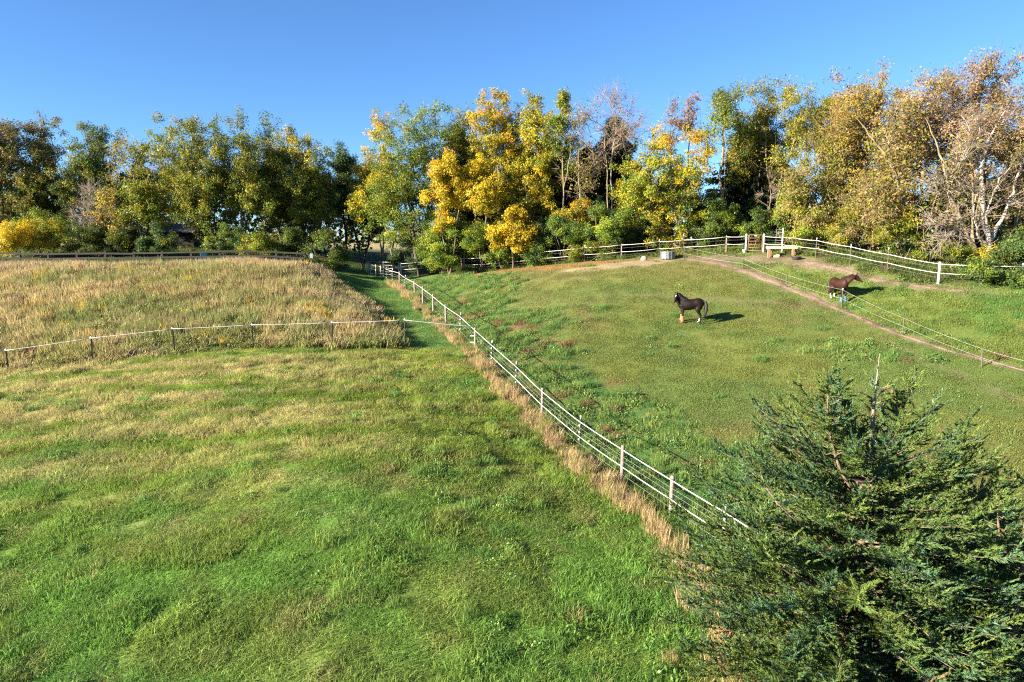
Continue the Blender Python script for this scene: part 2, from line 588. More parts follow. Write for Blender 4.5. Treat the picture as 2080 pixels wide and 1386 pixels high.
def zones(X, Y):
    z = {}
    n1 = fbm(X * 0.5, Y * 0.5, 21, 3) - 0.5
    n2 = fbm(X * 1.7, Y * 1.7, 22, 3) - 0.5
    s = X - fence_x(Y)
    left = s < 0
    sm = sdist(X, Y, MEADOW)
    z['meadow'] = sstep(-0.25, 0.25, sm + n2 * 0.5)
    dd, par = pdist(X, Y, DRYLINE)
    z['dry'] = sstep(0.54, 0.16, dd + n2 * 0.9 + n1 * 0.6) * (1 - z['meadow'])
    path_f = (left & (Y > 39.2) & (sm < 0.1) & (Y < 80) & (X > -26)).astype(float)
    z['path'] = path_f
    behind = Y > np.interp(X, PERIM_P[:, 0], PERIM_P[:, 1]) + 0.4
    left_back = (Y > 60.2) & (X < -18)
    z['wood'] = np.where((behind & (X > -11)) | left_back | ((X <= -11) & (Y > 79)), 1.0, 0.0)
    z['paddock'] = ((~left) & (z['wood'] < 0.5)).astype(float)
    dt, _ = pdist(X, Y, TRACK)
    wid = np.interp(_, [0, 0.25, 0.6, 1], [0.65, 0.5, 0.30, 0.18])
    track = sstep(1.5, 0.55, dt / wid + n2 * 1.2 + n1 * 0.5)
    du, pu = pdist(X, Y, TRAIL_UP)
    up = sstep(1.1, 0.2, du + n2 * 1.6) * np.interp(pu, [0, 0.6, 1], [1, 0.75, 0.2])
    dl, _ = pdist(X, Y, TRAIL_LOW)
    low = sstep(0.5, 0.08, dl + n2 * 0.7) * 0.42
    de, _ = pdist(X, Y, TRAIL_END)
    end = sstep(0.5, 0.05, de + n2 * 0.9) * 0.45
    yard = sstep(-0.5, 0.7, sdist(X, Y, YARD) + n2 * 1.8 + n1 * 0.8)
    z['sand'] = sstep(-0.4, 0.5, sdist(X, Y, SAND) + n2 * 1.2)
    z['rusty'] = sstep(-0.6, 0.8, sdist(X, Y, RUSTY) + n2 * 1.5) * 0.8
    z['dirt'] = np.clip(np.maximum.reduce([track, up, low, end, yard * 0.85]), 0, 1) * z['paddock']
    z['sand'] = z['sand'] * z['paddock']
    z['rusty'] = z['rusty'] * z['paddock']
    z['inner'] = sstep(-0.3, 0.3, sdist(X, Y, INNER)) * z['paddock']
    rag = (fbm(X * 0.22, Y * 0.22, 31, 3) - 0.5) * 5 + n1 * 3
    wd = np.interp(Y, [8, 18, 25, 32, 40, 50, 58], [4.0, 4.8, 5.0, 4.4, 5.0, 6.5, 7.5])
    z['weedy'] = sstep(1.2, -1.2, s - wd + rag) * z['paddock'] * (1 - z['dirt'])
    red = 0
    for px, py, r in ((1110, 695, 1.0), (1080, 712, 0.9), (1140, 700, 0.7), (965, 642, 1.1), (1055, 665, 0.8), (1195, 830, 0.7), (1400, 935, 0.8),
                      (1130, 715, 0.6), (1030, 655, 0.8), (1120, 800, 0.7), (1260, 780, 0.5), (1245, 880, 0.5)):
        h = hit(px, py)
        red = np.maximum(red, sstep(r * 0.95, r * 0.2, np.hypot((X - h[0]) * 0.75, Y - h[1]) + n2 * 1.9))
    z['red'] = red * z['paddock']
    z['s'] = s
    z['sm'] = sm
    return z


C = lambda *a: np.array(a, float)


def ground_color(X, Y, z):
    """albedo of what grows or lies at each place, shared by the soil sheet and the grass on it"""
    n0 = fbm(X * 0.09, Y * 0.09, 41, 3)
    n1 = fbm(X * 0.33, Y * 0.33, 42, 3)
    n2 = fbm(X * 1.3, Y * 1.3, 43, 3)
    one = np.ones(np.shape(X) + (1,))
    # pasture: fresh green in front, drier with mown rows to the back left
    g = mixc(one * C(0.155, 0.295, 0.055), C(0.225, 0.305, 0.05), sstep(15, 27, Y - 0.15 * X + 8 * (n1 - 0.5)))
    g = mixc(g, C(0.125, 0.265, 0.055), sstep(0.5, 0.72, n1) * 0.7)
    g = mixc(g, C(0.25, 0.27, 0.065), sstep(0.5, 0.68, fbm(X * 0.5, Y * 0.8, 44, 3)) * 0.45)
    rows = fbm(X * 0.14 + 3, Y * 1.7 - X * 0.16, 45, 3)
    back = sstep(17, 30, Y - 0.12 * X) * sstep(2.5, -9, X + (Y - 25) * 0.4)
    back2 = sstep(20, 36, Y)
    g = mixc(g, C(0.28, 0.305, 0.055), np.clip(back2 * 0.35 + (n0 - 0.45) * 1.2 * back2, 0, 0.8))
    g = mixc(g, C(0.44, 0.39, 0.165), sstep(0.45, 0.62, rows) * back * 0.85)
    g = mixc(g, C(0.13, 0.24, 0.03), sstep(0.50, 0.34, rows) * back * 0.5)
    g = mixc(g, C(0.37, 0.31, 0.14), sstep(0.68, 0.80, fbm(X * 0.8, Y * 0.8, 46, 3)) * 0.5)
    # mown path
    pth = mixc(one * C(0.135, 0.265, 0.07), C(0.19, 0.29, 0.075), sstep(0.4, 0.65, n2))
    g = mixc(g, 1, 0) * (1 - z['path'][..., None]) + pth * z['path'][..., None]
    # meadow
    m = mixc(one * C(0.39, 0.32, 0.145), C(0.29, 0.275, 0.10), sstep(0.42, 0.62, n1))
    m = mixc(m, C(0.16, 0.20, 0.06), sstep(0.50, 0.62, fbm(X * 0.22, Y * 0.3, 47, 3)) * 0.85)
    m = mixc(m, C(0.25, 0.155, 0.105), sstep(0.58, 0.72, fbm(X * 0.4, Y * 0.5, 48, 3)) * 0.55)
    m = mixc(m, C(0.45, 0.37, 0.19), sstep(0.55, 0.75, fbm(X * 0.7, Y * 0.9, 49, 3)) * 0.7)
    rightm = sstep(5.0, 1.0, z['sm']) * sstep(42, 48, Y)
    m = mixc(m, C(0.42, 0.32, 0.21), rightm * 0.6)
    m = mixc(m, C(0.20, 0.22, 0.075), sstep(0.54, 0.64, fbm(X * 0.16 + 7, Y * 0.35, 50, 3)) * 0.5)
    g = mixc(g, 0, 0) * (1 - z['meadow'][..., None]) + m * z['meadow'][..., None]
    # paddock
    p = mixc(one * C(0.165, 0.20, 0.05), C(0.135, 0.19, 0.05), sstep(0.4, 0.65, n1))
    p = mixc(p, C(0.21, 0.19, 0.075), sstep(0.5, 0.7, n0 * 0.6 + n2 * 0.4) * 0.6)
    upc = sstep(48, 56, Y)
    p = mixc(p, C(0.225, 0.20, 0.08), upc * 0.5)
    inn = mixc(one * C(0.11, 0.20, 0.045), C(0.16, 0.21, 0.05), sstep(0.4, 0.65, n1))
    p = p * (1 - z['inner'][..., None]) + inn * z['inner'][..., None]
    w = mixc(one * C(0.085, 0.185, 0.05), C(0.145, 0.21, 0.055), sstep(0.45, 0.65, n2))
    w = mixc(w, C(0.25, 0.20, 0.075), sstep(0.55, 0.7, n1) * 0.6)
    p = p * (1 - z['weedy'][..., None]) + w * z['weedy'][..., None]
    p = mixc(p, C(0.36, 0.20, 0.08), z['rusty'])
    p = mixc(p, C(0.26, 0.16, 0.08), z['red'] * 0.65)
    dcol = mixc(one * C(0.20, 0.155, 0.11), C(0.15, 0.112, 0.078), sstep(0.4, 0.65, n2))
    p = p * (1 - z['dirt'][..., None]) + dcol * z['dirt'][..., None]
    p = mixc(p, C(0.30, 0.23, 0.145), z['sand'] * 0.8)
    g = g * (1 - z['paddock'][..., None]) + p * z['paddock'][..., None]
    # dry strip along the fence, soil under the trees
    d = mixc(one * C(0.36, 0.28, 0.14), C(0.26, 0.25, 0.09), sstep(0.4, 0.65, n2))
    g = g * (1 - z['dry'][..., None]) + d * z['dry'][..., None]
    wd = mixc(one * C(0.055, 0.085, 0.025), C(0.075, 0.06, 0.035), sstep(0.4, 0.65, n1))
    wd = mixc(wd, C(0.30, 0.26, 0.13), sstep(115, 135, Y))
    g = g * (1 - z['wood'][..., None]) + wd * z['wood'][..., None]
    return np.clip(g, 0.005, 0.9)


# ------------------------------------------------------------------ the ground sheet
def axis(lo, hi, step, far):
    a = list(np.arange(lo, hi + 1e-6, step))
    s = step
    while a[-1] < far:
        s *= 1.35
        a.append(a[-1] + s)
    s = step
    while a[0] > -far:
        s *= 1.35
        a.insert(0, a[0] - s)
    return np.array(a)


ax = axis(-46, 46, 0.33, 4500)
ay = axis(6, 82, 0.33, 4500)
AX, AY = np.meshgrid(ax, ay)
AZ = tz(AX, AY)
zn = zones(AX, AY)
gc = ground_color(AX, AY, zn)
gc = gc * (1 - 0.3 * (1 - np.clip(zn['dirt'] + zn['sand'] + zn['wood'], 0, 1)))[..., None]      # thatch and soil between the blades
nx, ny = len(ax), len(ay)
ii, jj = np.meshgrid(np.arange(nx - 1), np.arange(ny - 1))
q = (jj * nx + ii).ravel()
quads = np.stack([q, q + 1, q + nx + 1, q + nx], 1)


def mat_ground():
    m, nt, out = mat_new('turf_and_soil')
    L = nt.links
    at = nt.nodes.new('ShaderNodeAttribute')
    at.attribute_name = 'col'
    geo = nt.nodes.new('ShaderNodeNewGeometry')
    n1 = nt.nodes.new('ShaderNodeTexNoise')
    n1.inputs['Scale'].default_value = 5.0
    n1.inputs['Detail'].default_value = 8
    n1.inputs['Roughness'].default_value = 0.75
    L.new(geo.outputs['Position'], n1.inputs['Vector'])
    mr = nt.nodes.new('ShaderNodeMapRange')
    mr.inputs[1].default_value = 0.3
    mr.inputs[2].default_value = 0.7
    mr.inputs[3].default_value = 0.62
    mr.inputs[4].default_value = 1.38
    L.new(n1.outputs[0], mr.inputs[0])
    mul = nt.nodes.new('ShaderNodeMix')
    mul.data_type = 'RGBA'
    mul.blend_type = 'MULTIPLY'
    mul.inputs[0].default_value = 1
    L.new(at.outputs['Color'], mul.inputs[6])
    L.new(mr.outputs[0], mul.inputs[7])
    bp = nt.nodes.new('ShaderNodeBump')
    bp.inputs['Strength'].default_value = 0.9
    bp.inputs['Distance'].default_value = 0.09
    L.new(n1.outputs[0], bp.inputs['Height'])
    p = nt.nodes.new('ShaderNodeBsdfPrincipled')
    p.inputs['Roughness'].default_value = 0.95
    p.inputs['Specular IOR Level'].default_value = 0.05
    L.new(mul.outputs[2], p.inputs['Base Color'])
    L.new(bp.outputs[0], p.inputs['Normal'])
    L.new(p.outputs[0], out.inputs[0])
    return m


M['ground'] = mat_ground()
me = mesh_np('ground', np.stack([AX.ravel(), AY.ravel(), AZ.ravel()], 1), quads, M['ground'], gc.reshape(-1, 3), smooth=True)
ground = link('ground', me)
ground['kind'] = 'structure'


def strip_sheet(name, line, half, lift, seed, step=0.18):
    """a bare-earth strip with ragged edges lying on the ground along a plan polyline"""
    L = np.asarray(line)[:, :2]
    seg = np.hypot(*(L[1:] - L[:-1]).T)
    cum = np.concatenate([[0], np.cumsum(seg)])
    t = np.arange(0, cum[-1], step)
    x = np.interp(t, cum, L[:, 0])
    y = np.interp(t, cum, L[:, 1])
    dx = np.gradient(x)
    dy = np.gradient(y)
    n = np.hypot(dx, dy)
    nx_, ny_ = -dy / n, dx / n
    h = np.interp(t / cum[-1], np.linspace(0, 1, len(half)), half)
    wl_ = h * (0.35 + 1.3 * fbm(t * 0.8, t * 0 + seed, seed, 3))
    wr_ = h * (0.35 + 1.3 * fbm(t * 0.8, t * 0 + seed + 5, seed + 3, 3))
    cols = 5
    V = []
    for k in range(cols):
        f = k / (cols - 1)
        o = -wr_ + (wl_ + wr_) * f
        xx = x + nx_ * o
        yy = y + ny_ * o
        edge_ = (k == 0) | (k == cols - 1)
        V.append(np.stack([xx, yy, tz(xx, yy) + (0.004 if edge_ else lift + 0.05 * fbm(xx * 3, yy * 3, seed + 7, 2))], 1))
    V = np.stack(V, 1).reshape(-1, 3)
    m = len(t)
    a = (np.arange(m - 1)[:, None] * cols + np.arange(cols - 1)[None]).ravel()
    Q = np.stack([a, a + cols, a + cols + 1, a + 1], 1)
    n2 = fbm(V[:, 0] * 1.3, V[:, 1] * 1.3, 43, 3)
    col = mixc(np.ones((len(V), 1)) * C(0.19, 0.142, 0.10), C(0.12, 0.088, 0.062), sstep(0.4, 0.65, n2))
    o = link(name, mesh_np(name, V, Q, M['ground'], col, smooth=True))
    o['kind'] = 'structure'
    return o


strip_sheet('dirt_track', TRACK, [0.38, 0.34, 0.22, 0.13, 0.06], 0.02, 3)
strip_sheet('dirt_path', TRAIL_UP[:5], [0.4, 0.3, 0.12], 0.02, 13)

# ------------------------------------------------------------------ grass: tufts set out by geometry nodes, one object per kind of grass
def tuft(seed, n, R, h, w, lean, droop=0.4, heads=0.0, flat=0.0):
    r = np.random.default_rng(seed)
    rad = R * np.sqrt(r.random(n)) * (0.6 + 0.6 * r.random(n))
    a = r.random(n) * 2 * PI
    bx, by = rad * np.cos(a), rad * np.sin(a)
    H = h[0] + (h[1] - h[0]) * r.random(n) ** 1.3
    az = r.random(n) * 2 * PI
    ln = lean * (0.2 + r.random(n))
    dx, dy = np.cos(az) * ln, np.sin(az) * ln
    W = w * (0.6 + 0.8 * r.random(n))
    pz = r.random(n) * 2 * PI
    wx, wy = np.cos(pz) * W / 2, np.sin(pz) * W / 2
    z0 = np.full(n, -0.02)
    m = 0.55
    V = np.zeros((n, 5, 3))
    V[:, 0] = np.stack([bx - wx, by - wy, z0], 1)
    V[:, 1] = np.stack([bx + wx, by + wy, z0], 1)
    mx, my, mz = bx + dx * H * m * 0.8, by + dy * H * m * 0.8, H * m
    k = 0.85 + 0.9 * heads
    V[:, 2] = np.stack([mx + wx * k, my + wy * k, mz], 1)
    V[:, 3] = np.stack([mx - wx * k, my - wy * k, mz], 1)
    V[:, 4] = np.stack([bx + dx * H * (1 + droop), by + dy * H * (1 + droop), H * (1 - droop * ln * 0.5)], 1)
    b = np.arange(n)[:, None] * 5
    T = np.concatenate([b + np.array([[0, 1, 2]]), b + np.array([[0, 2, 3]]), b + np.array([[3, 2, 4]])])
    c = (0.6 + 0.8 * r.random(n))[:, None] * (1 + 0.16 * (r.random((n, 3)) - 0.5))
    col = np.repeat(c, 5, 0)
    return mesh_np('tuft', V.reshape(-1, 3), T, M['grass'], col)


def leafy(seed, n, R, h, s):
    """low broad-leaved weeds"""
    r = np.random.default_rng(seed)
    rad = R * np.sqrt(r.random(n))
    a = r.random(n) * 2 * PI
    c = np.stack([rad * np.cos(a), rad * np.sin(a), h * r.random(n) * (1 - 0.6 * (rad / R) ** 2)], 1)
    return quad_leaves(c, s * (0.6 + 0.8 * r.random(n)), r, (0.65 + 0.7 * r.random(n))[:, None] * np.ones(3), 1.6, 'tuft', M['grass'])


def quad_leaves(c, s, r, col, asp, name, mat, upbias=0.4, dirs=None):
    """one four-cornered leaf per centre"""
    n = len(c)
    nrm = r.normal(size=(n, 3))
    nrm[:, 2] = np.abs(nrm[:, 2]) + upbias
    nrm /= np.linalg.norm(nrm, axis=1)[:, None]
    t = r.normal(size=(n, 3)) if dirs is None else dirs + 0.35 * r.normal(size=(n, 3))
    t -= nrm * (t * nrm).sum(1)[:, None]
    t /= np.linalg.norm(t, axis=1)[:, None] + 1e-9
    b = np.cross(nrm, t)
    s = np.asarray(s)[:, None]
    L = s * asp * 0.5
    Wd = s * 0.5
    V = np.stack([c - t * L, c + b * Wd + t * L * 0.1, c + t * L, c - b * Wd + t * L * 0.1], 1).reshape(-1, 3)
    Q = np.arange(n * 4).reshape(n, 4)
    return mesh_np(name, V, Q, mat, np.repeat(col, 4, 0))


def tuft_collection(name, meshes):
    c = bpy.data.collections.new(name)
    for m in meshes:
        c.objects.link(bpy.data.objects.new('tuft', m))
    return c


def scatter_object(name, pts, scale, tint, coll, seed, idx=None):
    r = np.random.default_rng(seed)
    n = len(pts)
    me = bpy.data.meshes.new(name)
    me.vertices.add(n)
    me.vertices.foreach_set('co', np.asarray(pts, np.float32).ravel())
    e = 0.6
    gxx = (tz(pts[:, 0] + e, pts[:, 1]) - tz(pts[:, 0] - e, pts[:, 1])) / (2 * e)
    gyy = (tz(pts[:, 0], pts[:, 1] + e) - tz(pts[:, 0], pts[:, 1] - e)) / (2 * e)
    # tilt to the slope, after a random turn
    nrm = np.stack([-gxx, -gyy, np.ones(n)], 1)
    nrm /= np.linalg.norm(nrm, axis=1)[:, None]
    a = r.random(n) * 2 * PI
    xa = np.stack([np.cos(a), np.sin(a), np.zeros(n)], 1)
    xa -= nrm * (xa * nrm).sum(1)[:, None]
    xa /= np.linalg.norm(xa, axis=1)[:, None]
    ya = np.cross(nrm, xa)
    rot = np.stack([np.arctan2(ya[:, 2], nrm[:, 2]), -np.arcsin(np.clip(xa[:, 2], -1, 1)), np.arctan2(xa[:, 1], xa[:, 0])], 1)
    k = len(coll.objects)
    for nm, ty, key, dat in (('rot', 'FLOAT_VECTOR', 'vector', rot), ('scl', 'FLOAT_VECTOR', 'vector', scale),
                             ('tint', 'FLOAT_VECTOR', 'vector', tint)):
        at = me.attributes.new(nm, ty, 'POINT')
        at.data.foreach_set(key, np.asarray(dat, np.float32).ravel())
    at = me.attributes.new('idx', 'INT', 'POINT')
    at.data.foreach_set('value', (r.integers(0, k, n) if idx is None else idx).astype(np.int32))
    o = link(name, me)
    ng = bpy.data.node_groups.new(name + '_nodes', 'GeometryNodeTree')
    ng.interface.new_socket('Geometry', in_out='INPUT', socket_type='NodeSocketGeometry')
    ng.interface.new_socket('Geometry', in_out='OUTPUT', socket_type='NodeSocketGeometry')
    N = ng.nodes
    gi = N.new('NodeGroupInput')
    go = N.new('NodeGroupOutput')
    ci = N.new('GeometryNodeCollectionInfo')
    ci.inputs[0].default_value = coll
    ci.inputs['Separate Children'].default_value = True
    ci.inputs['Reset Children'].default_value = True
    ip = N.new('GeometryNodeInstanceOnPoints')
    ip.inputs['Pick Instance'].default_value = True

    def na(nm, ty):
        x = N.new('GeometryNodeInputNamedAttribute')
        x.data_type = ty
        x.inputs[0].default_value = nm
        return x.outputs[0]
    ng.links.new(gi.outputs[0], ip.inputs['Points'])
    ng.links.new(ci.outputs[0], ip.inputs['Instance'])
    ng.links.new(na('idx', 'INT'), ip.inputs['Instance Index'])
    ng.links.new(na('rot', 'FLOAT_VECTOR'), ip.inputs['Rotation'])
    ng.links.new(na('scl', 'FLOAT_VECTOR'), ip.inputs['Scale'])
    ng.links.new(ip.outputs[0], go.inputs[0])
    md = o.modifiers.new('scatter', 'NODES')
    md.node_group = ng
    o['kind'] = 'stuff'
    return o


def area_points(x0, x1, y0, y1, dens, seed, fall=None):
    r = np.random.default_rng(seed)
    n = int((x1 - x0) * (y1 - y0) * dens)
    X = x0 + (x1 - x0) * r.random(n)
    Y = y0 + (y1 - y0) * r.random(n)
    # only ground that the picture or a near viewpoint could show
    keep = (np.abs(X) < Y * 0.86 + 5)
    if fall is not None:
        keep &= r.random(n) < fall(X, Y)
    return X[keep], Y[keep], r


def sc3(s, h):
    return np.stack([s, s, h], 1)


# foreground pasture
tc_short = tuft_collection('pasture_tufts', [tuft(100 + i, 210, 0.42, (0.06, 0.21), 0.012, 0.7, 0.5) for i in range(6)])
X, Y, r = area_points(-46, 14, 7, 42, 9.0, 1, lambda x, y: np.interp(y, [7, 14, 26, 42], [1, 1, 0.75, 0.5]))
z = zones(X, Y)
k = (z['meadow'] < 0.5) & (z['paddock'] < 0.5) & (z['path'] < 0.5) & (r.random(len(X)) > z['dry'] * 0.9)
X, Y = X[k], Y[k]
z = {a: b[k] for a, b in z.items()}
lump = fbm(X * 0.55, Y * 0.75, 61, 3)
rows = fbm(X * 0.14 + 3, Y * 1.7 - X * 0.16, 45, 3)
hgt = 0.5 + 1.05 * sstep(0.35, 0.75, lump) + 0.35 * sstep(0.45, 0.7, rows) * sstep(18, 28, Y)
tint = ground_color(X, Y, z) * (0.72 + 0.62 * r.random(len(X)) ** 1.3)[:, None]
strw = r.random(len(X)) < 0.05
tint[strw] = tint[strw] * 0.4 + C(0.36, 0.30, 0.13) * 0.6
scatter_object('pasture_grass', np.stack([X, Y, tz(X, Y)], 1), sc3(0.8 + 0.5 * r.random(len(X)), hgt), tint, tc_short, 11)

# mown path
X, Y, r = area_points(-26, 0, 38, 80, 5.0, 2)
z = zones(X, Y)
k = (z['path'] > 0.5) & (r.random(len(X)) > z['dry']) & (z['wood'] < 0.5)
X, Y = X[k], Y[k]
z = {a: b[k] for a, b in z.items()}
tint = ground_color(X, Y, z) * (0.85 + 0.3 * r.random(len(X)))[:, None]
scatter_object('path_grass', np.stack([X, Y, tz(X, Y)], 1), sc3(0.9 + 0.4 * r.random(len(X)), 0.4 + 0.5 * fbm(X * 0.6, Y * 0.6, 62)), tint, tc_short, 12)

# grazed paddock
tc_graze = tuft_collection('paddock_tufts', [tuft(200 + i, 170, 0.6, (0.025, 0.085), 0.018, 0.8, 0.5) for i in range(5)])
X, Y, r = area_points(-12, 46, 7, 63, 4.0, 3, lambda x, y: np.interp(y, [10, 30, 60], [1, 0.8, 0.6]))
z = zones(X, Y)
k = (z['paddock'] > 0.5) & (r.random(len(X)) > 1.15 * np.maximum(z['dirt'], z['sand'])) & (r.random(len(X)) > z['weedy'] * 0.5)
X, Y = X[k], Y[k]
z = {a: b[k] for a, b in z.items()}
tint = ground_color(X, Y, z) * (0.8 + 0.4 * r.random(len(X)))[:, None]
hgt = 0.7 + 0.7 * fbm(X * 0.8, Y * 0.8, 63) + z['inner'] * 1.0
scatter_object('paddock_grass', np.stack([X, Y, tz(X, Y)], 1), sc3(0.8 + 0.4 * r.random(len(X)), hgt), tint, tc_graze, 13)

# lumpy weeds along the paddock side of the long fence, and clumps in the yard
tc_weed = tuft_collection('weed_tufts', [leafy(300 + i, 110, 0.42, 0.20, 0.05) for i in range(3)] + [tuft(310 + i, 150, 0.42, (0.06, 0.28), 0.016, 0.7, 0.5) for i in range(5)])
X, Y, r = area_points(-12, 46, 7, 66, 6.5, 4)
z = zones(X, Y)
lump = fbm(X * 0.5, Y * 0.65, 64, 3)
pr = np.maximum(z['weedy'] * (0.35 + 0.65 * sstep(0.42, 0.62, lump)), z['inner'] * 0.22 * sstep(0.45, 0.65, lump) * (1 - z['dirt']))
pr = np.maximum(pr, 0.8 * sstep(2.2, 1.0, np.hypot((X - hit(1735, 715)[0]) * 0.6, Y - hit(1735, 715)[1])) * sstep(0.35, 0.5, lump))
pr = np.maximum(pr, 0.10 * sstep(0.62, 0.72, lump) * z['paddock'] * (1 - z['dirt']))
k = (r.random(len(X)) < pr) & (z['paddock'] > 0.5)
X, Y = X[k], Y[k]
z = {a: b[k] for a, b in z.items()}
tint = mixc(np.ones((len(X), 1)) * C(0.09, 0.20, 0.05), C(0.20, 0.27, 0.07), r.random(len(X))) * (0.8 + 0.4 * r.random(len(X)))[:, None]
b = (r.random(len(X)) < 0.03) | (r.random(len(X)) < z['red'] * 0.4)
tint[b] = C(0.215, 0.135, 0.07)
scatter_object('paddock_weeds', np.stack([X, Y, tz(X, Y)], 1), sc3(0.6 + 0.6 * r.random(len(X)), 0.5 + 1.3 * r.random(len(X)) ** 1.5), tint, tc_weed, 14)

# rank clumps in the pasture: one broad patch in the middle and single ones all over
X, Y, r = area_points(-40, 10, 8, 38, 2.6, 8)
z = zones(X, Y)
hp = hit(880, 955)
lump = fbm(X * 0.45, Y * 0.6, 68, 3)
pr = 0.9 * sstep(1.1, 0.3, np.hypot((X - hp[0]) / 3.2, (Y - hp[1]) / 1.9) + (fbm(X * 1.2, Y * 1.2, 69, 2) - 0.5) * 1.2)
pr = np.maximum(pr, 0.55 * sstep(0.60, 0.72, lump))
pr = np.maximum(pr, 0.035)
k = (r.random(len(X)) < pr) & (z['meadow'] < 0.5) & (z['paddock'] < 0.5) & (z['path'] < 0.5) & (z['dry'] < 0.5)
X, Y = X[k], Y[k]
tint = mixc(np.ones((len(X), 1)) * C(0.11, 0.235, 0.055), C(0.20, 0.29, 0.06), r.random(len(X))) * (0.8 + 0.4 * r.random(len(X)))[:, None]
b = r.random(len(X)) < 0.03
tint[b] = C(0.30, 0.25, 0.11)
scatter_object('pasture_weeds', np.stack([X, Y, tz(X, Y)], 1), sc3(0.5 + 0.5 * r.random(len(X)), 0.7 + 0.9 * r.random(len(X))), tint, tc_weed, 18)

# tall dry meadow
tc_tall = tuft_collection('meadow_tufts', [tuft(400 + i, 95, 0.5, (0.35, 1.05), 0.022, 0.25, 0.25, heads=0.8) for i in range(5)]
                          + [leafy(410 + i, 160, 0.40, 0.85, 0.07) for i in range(2)])
X, Y, r = area_points(-50, 0, 33, 60, 6.5, 5)
z = zones(X, Y)
k = z['meadow'] > 0.45
X, Y = X[k], Y[k]
z = {a: b[k] for a, b in z.items()}
tint = ground_color(X, Y, z) * (0.75 + 0.5 * r.random(len(X)))[:, None]
idx = r.integers(0, 5, len(X))
wd = r.random(len(X)) < 0.10 + 0.28 * sstep(0.5, 0.65, fbm(X * 0.22, Y * 0.3, 47, 3))
idx[wd] = r.integers(5, 7, wd.sum())
tint[wd] = mixc(np.ones((wd.sum(), 1)) * C(0.17, 0.20, 0.06), C(0.28, 0.25, 0.07), r.random(wd.sum()))
gold = r.random(len(X)) < 0.012
tint[gold] = C(0.55, 0.38, 0.03)
pur = r.random(len(X)) < 0.03
tint[pur] = C(0.17, 0.085, 0.06)
low = sstep(0.2, 4.5, z['sm'] + 3.5 * sstep(43, 46, Y) + 6 * sstep(-14, -9, X))
hgt = 1.12 * (0.45 + 0.6 * fbm(X * 0.3, Y * 0.3, 65, 3) + 0.25 * r.random(len(X))) * (0.45 + 0.55 * low) * (0.62 + 0.38 * sstep(0.3, 3.0, z['sm'])) * (1 + 0.5 * sstep(56.5, 59, Y))
scatter_object('meadow_grass', np.stack([X, Y, tz(X, Y)], 1), sc3(0.8 + 0.4 * r.random(len(X)), hgt), tint, tc_tall, 15, idx)

# dry grass left standing along the long fence
tc_dry = tuft_collection('dry_tufts', [tuft(500 + i, 70, 0.26, (0.15, 0.80), 0.010, 0.28, 0.35, heads=0.5) for i in range(5)])
X, Y, r = area_points(-17, 13, 6.5, 66, 22.0, 6, lambda x, y: np.interp(y, [6, 40, 66], [1, 0.7, 0.5]))
z = zones(X, Y)
k = (r.random(len(X)) < z['dry'] * 0.85 * sstep(0.05, 0.36, fbm(X * 0.6, Y * 0.45, 66, 3))) & (z['s'] < 0.35)
X, Y = X[k], Y[k]
z = {a: b[k] for a, b in z.items()}
tint = mixc(np.ones((len(X), 1)) * C(0.46, 0.34, 0.185), C(0.37, 0.285, 0.145), r.random(len(X))) * (0.8 + 0.4 * r.random(len(X)))[:, None]
gr = r.random(len(X)) < 0.22
tint[gr] = C(0.17, 0.21, 0.05)
scatter_object('fence_line_grass', np.stack([X, Y, tz(X, Y)], 1), sc3(0.6 + 0.5 * r.random(len(X)), 0.35 + 0.7 * r.random(len(X)) * sstep(0.3, 0.6, fbm(X * 0.6, Y * 0.45, 66, 3))), tint, tc_dry, 16)

# rank growth at the foot of the perimeter fence and under the trees
X, Y, r = area_points(-70, 60, 46, 84, 2.2, 7)
z = zones(X, Y)
pd, _ = pdist(X, Y, PERIM_P)
k = ((z['wood'] > 0.5) & (Y < 78)) | ((pd < 0.7) & (r.random(len(X)) < 0.6))
k &= ~((X > -19) & (X < -8) & (Y > 60))
X, Y = X[k], Y[k]
tint = mixc(np.ones((len(X), 1)) * C(0.07, 0.12, 0.03), C(0.15, 0.17, 0.04), r.random(len(X)))
scatter_object('undergrowth', np.stack([X, Y, tz(X, Y)], 1), sc3(1.0 + 0.8 * r.random(len(X)), 1.0 + 1.8 * r.random(len(X)) ** 2), tint, tc_weed, 17)

# ------------------------------------------------------------------ trees
def frusta(p0, p1, r0, r1, n):
    """tapered n-sided segments, all at once -> verts, quads"""
    p0, p1 = np.asarray(p0), np.asarray(p1)
    d = p1 - p0
    L = np.linalg.norm(d, axis=1)[:, None] + 1e-9
    d = d / L
    a = np.cross(d, np.where(np.abs(d[:, 2:3]) > 0.9, [[1.0, 0, 0]], [[0, 0, 1.0]]))
    a /= np.linalg.norm(a, axis=1)[:, None]
    b = np.cross(d, a)
    an = np.arange(n) * 2 * PI / n
    off = np.cos(an)[None, :, None] * a[:, None] + np.sin(an)[None, :, None] * b[:, None]
    V = np.concatenate([p0[:, None] + off * np.asarray(r0)[:, None, None], (p1 + d * 0.01)[:, None] + off * np.asarray(r1)[:, None, None]], 1)
    m = len(p0)
    i = np.arange(n)
    j = (i + 1) % n
    base = (np.arange(m) * 2 * n)[:, None]
    Q = np.stack([base + i, base + j, base + n + j, base + n + i], 2).reshape(-1, 4)
    return V.reshape(-1, 3), Q


